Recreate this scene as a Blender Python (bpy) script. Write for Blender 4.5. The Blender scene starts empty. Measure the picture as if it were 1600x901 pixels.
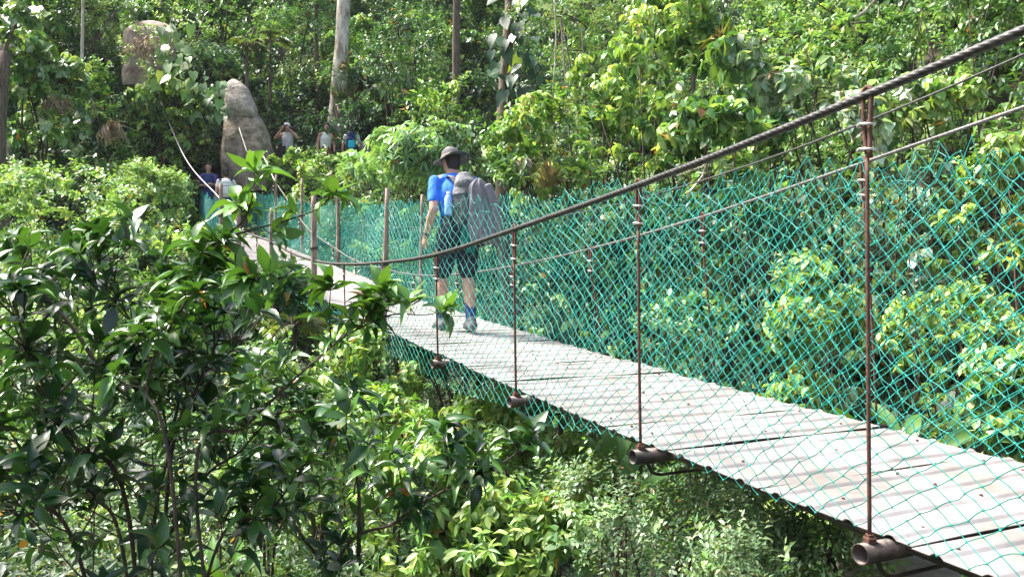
import bpy, bmesh, math
import numpy as np
from mathutils import Vector, Matrix
R = math.radians
rng = np.random.default_rng(11)
scn = bpy.context.scene
COL = scn.collection

# ------------------------------------------------------------------ camera
cam = bpy.data.cameras.new('camera'); camo = bpy.data.objects.new('camera', cam); COL.objects.link(camo)
cam.lens = 29.25; cam.sensor_width = 36; cam.clip_start = 0.05; cam.clip_end = 600
camo.location = (0, 0, 0); camo.rotation_euler = (R(90), 0, 0)
scn.camera = camo
# ------------------------------------------------------------------ world, sun, exposure
SUN_EL, SUN_AZ = 57, -72           # azimuth from +Y towards +X (degrees); negative = from the left
w = bpy.data.worlds.new('World'); scn.world = w; w.use_nodes = True
nt = w.node_tree; bg = nt.nodes['Background']
sky = nt.nodes.new('ShaderNodeTexSky'); sky.sky_type = 'NISHITA'; sky.sun_disc = False
sky.sun_elevation = R(SUN_EL); sky.sun_rotation = R(SUN_AZ); sky.dust_density = 6.0; sky.air_density = 1.0
nt.links.new(sky.outputs[0], bg.inputs[0]); bg.inputs[1].default_value = 0.15
sl = bpy.data.lights.new('sun', 'SUN'); sl.energy = 4.3; sl.angle = R(12); sl.color = (1.0, 0.97, 0.91)
so = bpy.data.objects.new('sun', sl); COL.objects.link(so)
sd = Vector((math.sin(R(SUN_AZ)) * math.cos(R(SUN_EL)), math.cos(R(SUN_AZ)) * math.cos(R(SUN_EL)), math.sin(R(SUN_EL))))
so.rotation_euler = sd.to_track_quat('Z', 'Y').to_euler()
scn.view_settings.view_transform = 'Standard'; scn.view_settings.look = 'None'
scn.view_settings.gamma = 1; scn.view_settings.use_curve_mapping = False
scn.view_settings.exposure = 1.68
scn.cycles.max_bounces = 5; scn.cycles.diffuse_bounces = 3; scn.cycles.glossy_bounces = 2
scn.cycles.transmission_bounces = 3; scn.cycles.transparent_max_bounces = 4

# ------------------------------------------------------------------ materials
def mat(name, color, rough=0.6, metal=0.0, noise=None, scale=20.0, color2=None, bump=0.0, stretch=(1, 1, 1), detail=6):
    m = bpy.data.materials.new(name); m.use_nodes = True
    n = m.node_tree.nodes; l = m.node_tree.links; p = n['Principled BSDF']
    p.inputs['Roughness'].default_value = rough; p.inputs['Metallic'].default_value = metal
    p.inputs['Base Color'].default_value = (*color, 1)
    if color2:
        tc = n.new('ShaderNodeTexCoord'); mp = n.new('ShaderNodeMapping'); mp.inputs['Scale'].default_value = stretch
        nz = n.new('ShaderNodeTexNoise'); nz.inputs['Scale'].default_value = scale; nz.inputs['Detail'].default_value = detail
        nz.inputs['Roughness'].default_value = 0.65
        cr = n.new('ShaderNodeValToRGB'); cr.color_ramp.elements[0].position = 0.36; cr.color_ramp.elements[1].position = 0.64
        cr.color_ramp.elements[0].color = (*color, 1); cr.color_ramp.elements[1].color = (*color2, 1)
        l.new(tc.outputs['Object'], mp.inputs[0]); l.new(mp.outputs[0], nz.inputs['Vector'])
        l.new(nz.outputs['Fac'], cr.inputs[0]); l.new(cr.outputs[0], p.inputs['Base Color'])
        if bump:
            b = n.new('ShaderNodeBump'); b.inputs['Strength'].default_value = bump; b.inputs['Distance'].default_value = 0.06 if 'rock' in name or 'earth' in name else 0.02
            l.new(nz.outputs['Fac'], b.inputs['Height']); l.new(b.outputs[0], p.inputs['Normal'])
    return m

def leafmat(name, rough, transl, spec=0.5):
    m = bpy.data.materials.new(name); m.use_nodes = True
    n = m.node_tree.nodes; l = m.node_tree.links; p = n['Principled BSDF']
    at = n.new('ShaderNodeAttribute'); at.attribute_name = 'Col'
    p.inputs['Roughness'].default_value = rough; p.inputs['Specular IOR Level'].default_value = spec
    l.new(at.outputs['Color'], p.inputs['Base Color'])
    tr = n.new('ShaderNodeBsdfTranslucent'); mx = n.new('ShaderNodeMixShader'); mx.inputs[0].default_value = transl
    hs = n.new('ShaderNodeMix'); hs.data_type = 'RGBA'; hs.blend_type = 'MULTIPLY'; hs.inputs[0].default_value = 1.0
    hs.inputs[7].default_value = (1.5, 1.45, 0.5, 1)
    l.new(at.outputs['Color'], hs.inputs[6]); l.new(hs.outputs[2], tr.inputs[0])
    l.new(p.outputs[0], mx.inputs[1]); l.new(tr.outputs[0], mx.inputs[2])
    l.new(mx.outputs[0], n['Material Output'].inputs[0])
    return m

M = {}
M['leaf'] = leafmat('leaf', 0.42, 0.27, 0.5)
M['leaf_gloss'] = leafmat('glossy_leaf', 0.3, 0.2, 0.6)
M['dry'] = leafmat('dry_leaf', 0.8, 0.15, 0.2)
M['bark'] = mat('bark', (0.05, 0.035, 0.022), 0.9, color2=(0.16, 0.12, 0.085), scale=9, bump=0.6, stretch=(3, 3, 0.6))
M['twig'] = mat('twig_bark', (0.02, 0.014, 0.009), 0.8, color2=(0.07, 0.045, 0.026), scale=30, bump=0.3)
M['pale_bark'] = mat('pale_bark', (0.2, 0.16, 0.12), 0.85, color2=(0.62, 0.56, 0.48), scale=3.5, bump=0.6, stretch=(2, 2, 0.7))
M['ground'] = mat('soil_and_litter', (0.012, 0.016, 0.006), 0.95, color2=(0.035, 0.03, 0.014), scale=3.0, bump=0.8)
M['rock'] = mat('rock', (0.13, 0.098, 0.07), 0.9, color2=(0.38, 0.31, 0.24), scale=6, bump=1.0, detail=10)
M['earth'] = mat('bare_earth', (0.16, 0.11, 0.085), 0.95, color2=(0.42, 0.33, 0.27), scale=2.6, bump=0.9, detail=12)
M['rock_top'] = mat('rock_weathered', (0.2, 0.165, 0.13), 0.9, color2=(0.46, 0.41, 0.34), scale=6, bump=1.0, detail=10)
M['pale_rock'] = mat('pale_rock', (0.3, 0.27, 0.23), 0.9, color2=(0.5, 0.47, 0.42), scale=6, bump=0.8, detail=10)
M['sheet'] = mat('galvanised_sheet', (0.235, 0.212, 0.2), 0.38, 0.15, color2=(0.385, 0.355, 0.335), scale=3.2, bump=0.08, detail=12)
def stain(m, col, scale, lo, hi, fac, stretch=(1, 1, 1)):
    n = m.node_tree.nodes; l = m.node_tree.links; p = n['Principled BSDF']; src = p.inputs['Base Color'].links[0].from_socket
    tc = n.new('ShaderNodeTexCoord'); mp = n.new('ShaderNodeMapping'); mp.inputs['Scale'].default_value = stretch; mp.inputs['Location'].default_value = (3.7, 1.3, 9.1)
    nz = n.new('ShaderNodeTexNoise'); nz.inputs['Scale'].default_value = scale; nz.inputs['Detail'].default_value = 10; nz.inputs['Roughness'].default_value = .7
    mr = n.new('ShaderNodeMapRange'); mr.inputs[1].default_value = lo; mr.inputs[2].default_value = hi; mr.inputs[4].default_value = fac
    mx = n.new('ShaderNodeMix'); mx.data_type = 'RGBA'; mx.inputs[7].default_value = (*col, 1)
    l.new(tc.outputs['Object'], mp.inputs[0]); l.new(mp.outputs[0], nz.inputs['Vector']); l.new(nz.outputs['Fac'], mr.inputs[0]); l.new(mr.outputs[0], mx.inputs[0]); l.new(src, mx.inputs[6]); l.new(mx.outputs[2], p.inputs['Base Color'])
stain(M['sheet'], (.13, .095, .07), 1.7, .5, .72, .6)
stain(M['sheet'], (.09, .06, .045), 24, .62, .75, .7)
M['tube'] = mat('weathered_steel_tube', (0.02, 0.02, 0.02), 0.5, 0.5, color2=(0.075, 0.055, 0.045), scale=14, bump=0.25)
M['rust'] = mat('rusty_steel', (0.045, 0.02, 0.014), 0.75, 0.2, color2=(0.12, 0.05, 0.033), scale=40, bump=0.3)
M['cable'] = mat('steel_cable', (0.02, 0.02, 0.02), 0.5, 0.5, color2=(0.06, 0.058, 0.056), scale=30)
M['cable_pale'] = mat('galvanised_cable', (0.07, 0.07, 0.068), 0.5, 0.5, color2=(0.15, 0.147, 0.14), scale=30)
M['clip'] = mat('zinc_clip', (0.4, 0.38, 0.35), 0.35, 0.8, color2=(0.55, 0.53, 0.5), scale=60)
M['net'] = mat('green_cord', (0.003, 0.16, 0.13), 0.45, color2=(0.012, 0.36, 0.29), scale=7)
M['wood'] = mat('weathered_pole', (0.12, 0.08, 0.06), 0.9, color2=(0.34, 0.25, 0.2), scale=14, bump=0.5, stretch=(3, 3, 0.5))
M['rope'] = mat('pale_rope', (0.4, 0.37, 0.32), 0.85, color2=(0.55, 0.52, 0.47), scale=40, bump=0.3)
def cloth(name, c, c2=None, rough=0.85):
    return mat(name, c, rough, color2=c2 or tuple(min(1, x * 1.35 + 0.01) for x in c), scale=16, bump=0.25)
M['skin'] = mat('skin', (0.42, 0.23, 0.155), 0.5, color2=(0.52, 0.30, 0.21), scale=18, bump=0.05)
M['blue'] = cloth('blue_shirt', (0.012, 0.12, 0.5)); M['lightblue'] = cloth('light_blue', (0.25, 0.45, 0.75))
M['black'] = cloth('black_cloth', (0.006, 0.009, 0.02), (0.014, 0.018, 0.035)); M['navy'] = cloth('navy_cloth', (0.012, 0.03, 0.12))
M['grey'] = cloth('grey_jacket', (0.12, 0.118, 0.135), (0.19, 0.185, 0.2)); M['olive'] = cloth('olive_pack', (0.07, 0.075, 0.08), (0.15, 0.155, 0.16))
M['hat'] = cloth('hat_cloth', (0.06, 0.062, 0.066), (0.11, 0.11, 0.11)); M['brim'] = cloth('hat_band', (0.25, 0.19, 0.12))
M['white'] = cloth('white_cloth', (0.68, 0.66, 0.64), (0.8, 0.78, 0.76)); M['teal'] = cloth('teal_cloth', (0.0, 0.09, 0.075))
M['cyan'] = cloth('cyan_pouch', (0.01, 0.42, 0.62)); M['palegrey'] = cloth('pale_grey_cloth', (0.42, 0.4, 0.41))
M['brown'] = cloth('brown_cloth', (0.16, 0.1, 0.06)); M['orange'] = cloth('orange_cloth', (0.7, 0.2, 0.05)); M['purple'] = cloth('purple_cloth', (0.12, 0.035, 0.2))
M['hair'] = mat('dark_hair', (0.015, 0.01, 0.008), 0.6, color2=(0.035, 0.022, 0.015), scale=50)
M['eye'] = mat('eye', (0.01, 0.01, 0.01), 0.2)
M['lip'] = mat('lips', (0.35, 0.12, 0.1), 0.5)

# ------------------------------------------------------------------ object helpers
def tag(o, label=None, cat=None, group=None, kind=None):
    if label: o['label'] = label
    if cat: o['category'] = cat
    if group: o['group'] = group
    if kind: o['kind'] = kind
    return o
def empty(name, loc, rz=0.0, label=None, cat=None, group=None):
    o = bpy.data.objects.new(name, None); COL.objects.link(o); o.location = loc; o.rotation_euler = (0, 0, rz)
    o.empty_display_size = 0.1
    return tag(o, label, cat, group)
def link(name, me, m, parent=None):
    o = bpy.data.objects.new(name, me); COL.objects.link(o)
    if m is not None and len(me.materials) == 0: me.materials.append(m)
    if parent is not None: o.parent = parent
    return o
def copy_thing(o, loc, rz, sc, label, group):
    c = o.copy(); COL.objects.link(c); c.location = loc; c.rotation_euler = (0, 0, rz); c.scale = (sc, sc, sc)
    c['label'] = label
    if group: c['group'] = group
    for ch in list(o.children):
        d = ch.copy(); COL.objects.link(d); d.parent = c
    return c
def np_mesh(name, verts, faces, nper, colors=None, smooth=True):
    """verts (n,3); faces flat index array; nper per-face counts array"""
    me = bpy.data.meshes.new(name)
    me.vertices.add(len(verts)); me.vertices.foreach_set('co', np.ascontiguousarray(verts, dtype=np.float32).ravel())
    faces = np.asarray(faces, dtype=np.int32).ravel(); nper = np.asarray(nper, dtype=np.int32)
    me.loops.add(len(faces)); me.loops.foreach_set('vertex_index', faces)
    me.polygons.add(len(nper)); st = np.zeros(len(nper), dtype=np.int32); st[1:] = np.cumsum(nper)[:-1]
    me.polygons.foreach_set('loop_start', st)
    if smooth: me.polygons.foreach_set('use_smooth', np.ones(len(nper), dtype=bool))
    me.update(calc_edges=True)
    if colors is not None:
        a = me.color_attributes.new('Col', 'FLOAT_COLOR', 'POINT')
        c4 = np.ones((len(verts), 4), dtype=np.float32); c4[:, :3] = colors
        a.data.foreach_set('color', c4.ravel())
    return me
def nrmz(v):
    return v / np.maximum(np.linalg.norm(v, axis=-1, keepdims=True), 1e-9)

class MB:
    """collects swept tubes / boxes into one mesh"""
    def __init__(s): s.v = []; s.f = []; s.n = 0
    def add(s, v, f):
        s.v.append(np.asarray(v, dtype=float)); s.f += [tuple(int(i) + s.n for i in q) for q in f]; s.n += len(v)
    def tube(s, pts, rad, n=8, ry=None, cap=True, lobes=0, lobe_amp=0.0, twist=0.0, up=None, roundcap=False):
        P = np.asarray(pts, dtype=float); k = len(P)
        r = np.full(k, rad) if np.isscalar(rad) else np.asarray(rad, dtype=float)
        q = r.copy() if ry is None else (np.full(k, ry) if np.isscalar(ry) else np.asarray(ry, dtype=float))
        t = nrmz(np.gradient(P, axis=0))
        if roundcap:
            t0, t1 = t[0], t[-1]; a = []; b = []
            for ang in (80, 55, 28):
                a.append((P[0] - t0 * q[0] * math.sin(R(ang)), math.cos(R(ang))))
            for ang in (28, 55, 80):
                b.append((P[-1] + t1 * q[-1] * math.sin(R(ang)), math.cos(R(ang))))
            P = np.vstack([[x[0] for x in a], P, [x[0] for x in b]])
            r = np.concatenate([[r[0] * x[1] for x in a], r, [r[-1] * x[1] for x in b]])
            q = np.concatenate([[q[0] * x[1] for x in a], q, [q[-1] * x[1] for x in b]])
            t = np.vstack([np.repeat(t[:1], 3, 0), t, np.repeat(t[-1:], 3, 0)]); k = len(P)
        u = np.array([1.0, 0, 0]) if up is None else np.asarray(up, dtype=float)
        if abs(np.dot(u, t[0])) > 0.9: u = np.array([0, 1.0, 0])
        ang = np.linspace(0, 2 * np.pi, n, endpoint=False); vs = []
        acc = 0.0
        for i in range(k):
            if up is not None and abs(np.dot(np.asarray(up), t[i])) < 0.9: u = np.asarray(up, dtype=float)
            u = u - t[i] * np.dot(u, t[i]); u /= np.linalg.norm(u) + 1e-9; w_ = np.cross(t[i], u)
            if i and twist: acc += twist * np.linalg.norm(P[i] - P[i - 1])
            a = ang + acc
            rr = 1 + lobe_amp * np.abs(np.cos(lobes * ang / 2)) - lobe_amp / 2 if lobes else 1.0
            vs.append(P[i] + np.outer(np.cos(a) * r[i] * rr, u) + np.outer(np.sin(a) * q[i] * rr, w_))
        vs = np.vstack(vs); f = []
        for i in range(k - 1):
            for j in range(n):
                j2 = (j + 1) % n
                f.append((i * n + j, i * n + j2, (i + 1) * n + j2, (i + 1) * n + j))
        if cap:
            f.append(tuple(range(n - 1, -1, -1))); f.append(tuple((k - 1) * n + j for j in range(n)))
        s.add(vs, f); return s
    def box(s, c, sz, rot=None):
        x, y, z = sz; v = np.array([[a * x / 2, b * y / 2, d * z / 2] for a in (-1, 1) for b in (-1, 1) for d in (-1, 1)])
        if rot is not None: v = v @ np.array(rot).T
        s.add(v + np.asarray(c), [(0, 1, 3, 2), (4, 6, 7, 5), (0, 4, 5, 1), (2, 3, 7, 6), (0, 2, 6, 4), (1, 5, 7, 3)]); return s
    def mesh(s, name, smooth=True):
        me = bpy.data.meshes.new(name); me.from_pydata(np.vstack(s.v).tolist(), [], s.f)
        if smooth: me.polygons.foreach_set('use_smooth', np.ones(len(me.polygons), dtype=bool))
        me.update(); return me
    def build(s, name, m, parent=None, smooth=True): return link(name, s.mesh(name, smooth), m, parent)

def spline(pts, n):
    """Catmull-Rom through pts, n samples"""
    P = np.asarray(pts, dtype=float); P = np.vstack([2 * P[0] - P[1], P, 2 * P[-1] - P[-2]]); k = len(P) - 3
    out = []
    for u in np.linspace(0, k - 1e-6, n):
        i = int(u); t = u - i; a, b, c, d = P[i:i + 4]
        out.append(0.5 * (2 * b + (c - a) * t + (2 * a - 5 * b + 4 * c - d) * t * t + (3 * b - a - 3 * c + d) * t ** 3))
    return np.array(out)

def vnoise(x, y, seed=0):
    """cheap smooth pseudo noise in [-1,1]"""
    a = 0
    r_ = np.random.default_rng(seed)
    for i in range(6):
        k = r_.normal(size=2); k /= np.linalg.norm(k); f_ = 0.35 * 1.75 ** i; p = r_.uniform(0, 6.28)
        a = a + np.sin((x * k[0] + y * k[1]) * f_ + p + 1.3 * np.sin((x * k[1] - y * k[0]) * f_ * 0.6 + p * 2)) / (1.4 ** i)
    return a / 2.6

# ------------------------------------------------------------------ terrain
CTRL = np.array([
 (0, 0, -1.6), (-3, 1, -1.7), (-3, 4, -2.1), (-6, 5, -1.9), (3, -1, -1.5), (2.2, 0, -1.6), (-10, 3, -1.2), (-14, 6, 0.2), (0, -8, -0.6), (-10, -8, 0), (10, -10, 0), (8, -3, -1.6),
 (0, 3.2, -2.2), (2, 3.5, -2.8), (4, 4, -3.1), (0, 6, -3.2), (3, 7, -3.4), (-2, 10, -3.2), (6, 6, -3.2), (9, 4, -3.0), (2, 11, -3.2), (-3, 14, -2.3), (12, 0, -3), (-6, 9, -2.3), (16, -6, -3),
 (-10, 12, -0.9), (-12, 15, 0.6), (-8.5, 15.5, -0.6), (-15, 12, 0.6), (-11, 18, 1.3), (-6.5, 17, -0.8), (-17, 16, 2.2),
 (-7.8, 21, 1.25), (-7.3, 23.7, 3.3), (-8.2, 22.5, 1.45), (-6.6, 22, 1.5), (-6.2, 23.4, 2.75), (-4.3, 24, 2.95), (-2.4, 24.5, 2.8), (-9.6, 24, 4.4), (-11.5, 21, 3.6), (-14, 19, 3.4), (-4, 20, 0.6), (-1, 19, -0.6), (0, 22, 1.2), (2, 19, -0.6),
 (-18, 22, 7), (-14, 25, 8), (-10, 28, 8.5), (-6, 29, 8), (-3, 31, 9), (0, 30, 8), (4, 27, 7), (-22, 16, 6), (-24, 8, 5),
 (4, 15, -2.2), (6, 12.5, -2.2), (8.5, 10.5, -2.0), (12, 8, -1.9), (17, 3, -1.8), (5, 20, 2.2), (7, 16.5, 2.4), (10, 14, 3.4), (13, 11.5, 3.6), (17, 8, 3.8), (22, 3, 4), (8, 21, 6), (12, 18.5, 8), (17, 14, 8.5), (22, 9, 9),
 (-30, 40, 22), (-10, 45, 22), (10, 42, 21), (30, 30, 20), (35, 10, 16), (-40, 20, 16), (-40, -10, 8), (0, -40, 4), (40, -20, 6), (-40, -40, 8), (40, 40, 24), (0, 60, 26), (-60, 60, 26), (60, 60, 26), (60, 0, 20), (-60, 0, 16), (0, -60, 6), (60, -60, 8), (-60, -60, 10)], dtype=float)
def _solve():
    d = np.linalg.norm(CTRL[:, None, :2] - CTRL[None, :, :2], axis=2)
    n = len(CTRL); A = np.zeros((n + 3, n + 3)); A[:n, :n] = np.sqrt(d * d + 0.6); A[:n, n] = 1; A[:n, n + 1:] = CTRL[:, :2]; A[n:, :n] = A[:n, n:].T
    b = np.zeros(n + 3); b[:n] = CTRL[:, 2]
    return np.linalg.solve(A, b)
_W = _solve()
def gz(x, y):
    x = np.atleast_1d(np.asarray(x, dtype=float)); y = np.atleast_1d(np.asarray(y, dtype=float)); sh = x.shape
    p = np.stack([x.ravel(), y.ravel()], 1); n = len(CTRL); out = np.zeros(len(p))
    for i in range(0, len(p), 20000):
        q = p[i:i + 20000]; d = np.linalg.norm(q[:, None] - CTRL[None, :, :2], axis=2)
        out[i:i + 20000] = np.sqrt(d * d + 0.6) @ _W[:n] + _W[n] + q @ _W[n + 1:]
    out += 0.12 * vnoise(p[:, 0] * 1.8, p[:, 1] * 1.8, 3)
    return out.reshape(sh)
def g1(x, y): return float(gz(x, y)[0])
def at(px, py, Y): return np.array([(px - 800) / 1300 * Y, Y, (450.5 - py) / 1300 * Y])

ax = np.concatenate([np.linspace(-300, -46, 10), np.linspace(-40, 40, 161), np.linspace(46, 300, 10)])
gx, gy = np.meshgrid(ax, ax + 10)
cx, cy = np.clip(gx, -60, 60), np.clip(gy, -60, 60)
zz = gz(cx, cy)
n_ = len(ax); idx = np.arange(n_ * n_).reshape(n_, n_)
quads = np.stack([idx[:-1, :-1], idx[:-1, 1:], idx[1:, 1:], idx[1:, :-1]], -1).reshape(-1, 4)
gm = np_mesh('ground', np.stack([gx.ravel(), gy.ravel(), zz.ravel()], 1), quads, np.full(len(quads), 4))
tag(link('ground', gm, M['ground']), kind='structure')

# ------------------------------------------------------------------ the footbridge
P0 = np.array([1.215, 2.846]); SV = np.array([-0.4472, 0.8944]); TV = np.array([0.8944, 0.4472]); DS = 1.342
KT = [-5, -2, -1, 0, 1, 2, 3, 4, 5, 6, 8, 10.4, 15, 17]
ZT = [-1.18, -1.05, -0.985, -.905, -.819, -.716, -.586, -.453, -.32, -.17, .17, .56, 1.36, 1.6]
KR = [-5, 0, 1, 2, 3, 4, 6, 17]; TR = [1.62, 1.62, 1.58, 1.53, 1.43, 1.36, 1.3, 1.3]
def smooth_interp(k, X, Y):
    k = np.asarray(k, dtype=float); return (np.interp(k - .35, X, Y) + np.interp(k, X, Y) + np.interp(k + .35, X, Y)) / 3
def zt(k): return smooth_interp(k, KT, ZT)
def tr(k): return np.interp(k, KR, TR)
def BP(k, t, z):
    k, t, z = np.broadcast_arrays(np.asarray(k, float), np.asarray(t, float), np.asarray(z, float))
    return np.stack([P0[0] + SV[0] * DS * k + TV[0] * t, P0[1] + SV[1] * DS * k + TV[1] * t, z], -1)
TL = 0.09
bridge = empty('suspension_footbridge', tuple(BP(4, 0.75, float(zt(4)))), 0,
               'narrow suspension footbridge with pale metal deck, steel cables and green net sides', 'footbridge')
binv = -np.array(bridge.location)
class BMB(MB):
    def build(s, name, m, parent=None, smooth=True):
        o = super().build(name, m, parent if parent is not None else bridge, smooth)
        if parent is None or parent is bridge: o.location = Vector(binv)
        return o
# deck sheets with trapezoid ribs
joints = [-5, -4.2, -3.4, -2.6, -1.75, -0.9, -0.08, 0.46, 0.93, 1.32, 1.87, 2.3, 2.72, 3.15, 3.5, 3.9, 4.35, 4.8, 5.3, 5.8, 6.4, 7.0, 7.6, 8.2, 8.9, 9.6, 10.4, 11.2, 12, 12.8, 13.6, 14.4, 15.2, 16.2]
r2 = np.random.default_rng(5)
for a, b in zip(joints[:-1], joints[1:]):
    wide = abs(a - 0.93) < .01 or abs(b - .93) < 0.01
    ka = a + (0.012 if abs(a - 0.93) < .01 else 0.003); kb = b - (0.016 if abs(b - .93) < .01 else 0.004)
    L = (kb - ka) * DS; prof = []
    nr = max(1, int(round(L / 0.19))); sp = L / nr
    prof.append((0, 0))
    for i in range(nr):
        c = (i + .5) * sp
        prof += [(c - .026, 0), (c - .014, .010), (c - 0.006, .0125), (c + .006, .0125), (c + .014, .010), (c + .026, 0)]
    prof.append((L, 0)); prof = np.array(prof)
    nt_ = 12; dz0 = r2.uniform(0, .006); el, er = r2.uniform(-.012, .012, 2); tilt = r2.uniform(-.004, .004)
    V = []; F = []
    for j in range(nt_ + 1):
        u = j / nt_
        kk = ka + prof[:, 0] / DS
        t0 = TL + el; t1 = tr(kk) + er
        tt = t0 + (t1 - t0) * u
        sag = .006 * math.sin(u * 9.0 + a * 5) * 0.5
        z = zt(kk) + 0.042 + prof[:, 1] * (1 if 0 < j < nt_ else .95) + dz0 + sag + tilt * (prof[:, 0] / max(L, .1) * 2 - 1)
        V.append(BP(kk, tt, z))
    m_ = len(prof); V = np.vstack(V); Vb = V - [0, 0, .003]
    for j in range(nt_):
        for i in range(m_ - 1):
            F.append((j * m_ + i, j * m_ + i + 1, (j + 1) * m_ + i + 1, (j + 1) * m_ + i))
    nn = len(V); F += [tuple(q + nn for q in f[::-1]) for f in F]
    rim = [j * m_ for j in range(nt_ + 1)]
    for j in range(nt_):
        for col in (0, m_ - 1):
            F.append((j * m_ + col, (j + 1) * m_ + col, (j + 1) * m_ + col + nn, j * m_ + col + nn))
    for i in range(m_ - 1):
        for row in (0, nt_):
            F.append((row * m_ + i, row * m_ + i + 1, row * m_ + i + 1 + nn, row * m_ + i + nn))
    mb = BMB(); mb.add(np.vstack([V, Vb]), F); ds_ = mb.build('deck_sheet', M['sheet'], smooth=False)
    if a < 3:
        for i in range(nr):
            kc = ka + (i + .5) * sp / DS
            for u in (.1, .5, .9):
                if r2.random() < .42:
                    c = BP(kc, TL + (tr(kc) - TL) * (u + r2.uniform(-.04, .04)), zt(kc) + .057 + dz0); mb = MB(); mb.tube([c - [0, 0, .006], c, c + [0, 0, .004]], [.008, .008, .005], 7); mb.build('roofing_screw', M['rust'], ds_)
# side bearers under the sheets
for tq, nm in ((0.16, 'bearer'), (0.8, 'bearer'), (1.22, 'bearer')):
    kk = np.linspace(-5, 16, 90); mb = BMB(); mb.tube(BP(kk, tq, zt(kk) + .012), .02, 6); mb.build(nm, M['tube'])
# cables
KC = [-5, -2, -1, 0, 1, 2, 3, 4, 5, 6, 7, 8, 10.4]; ZC = [2.6, 1.12, .85, .657, .498, .372, .25, .235, .25, .325, .476, .70, 1.06]
def cz(k): return smooth_interp(k, KC, ZC) if np.ndim(k) else float(smooth_interp(k, KC, ZC))
kk = np.linspace(-5, 10.2, 1900)
path = BP(kk, 0.0, np.interp(kk, np.linspace(-5, 10.4, 80), cz(np.linspace(-5, 10.4, 80))))
mb = BMB(); mb.tube(path, .015, 18, lobes=6, lobe_amp=.24, twist=34, cap=True); mb.build('main_cable', M['cable'])
e0 = path[-1]
pth = spline([e0, at(345, 312, 17.6), at(290, 248, 20.5), at(248, 152, 23.4)], 60)
mb = BMB(); mb.tube(pth, .013, 8); mb.build('back_stay', M['rope'])
KR2 = [-5, -2, -1, 0, 1, 2, 3, 4, 5, 6, 8, 10.4, 13]; ZR2 = [2.9, 1.4, 1.15, .93, .715, .506, .33, .215, .155, .16, .42, 1.1, 2.5]
def crz(k): return smooth_interp(k, KR2, ZR2)
kk = np.linspace(-5, 12.8, 1500); TRC = 1.72
path = BP(kk, tr(kk) - .03, crz(kk)); mb = BMB(); mb.tube(path, .0095, 12, lobes=6, lobe_amp=.2, twist=34); mb.build('main_cable', M['cable_pale'])
pth = np.vstack([spline([path[-1], at(410, 243, 20.5), at(386, 237, 21.6)], 14), spline([at(385, 235, 21.62), at(372, 195, 23), at(361, 158, 24.6)], 14)])
mb = BMB(); mb.tube(pth, .013, 8); mb.build('back_stay', M['rope'])
kk = np.linspace(-5, 13, 200)
zthin = smooth_interp(kk, [-5, 0, 1, 2, 3, 4, 6, 9, 13], [2.6, 1.2, .95, .79, .70, .68, .78, 1.1, 2.2])
mb = BMB(); mb.tube(BP(kk, 1.60, zthin), .0065, 6); mb.build('handline', M['cable'])
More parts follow.
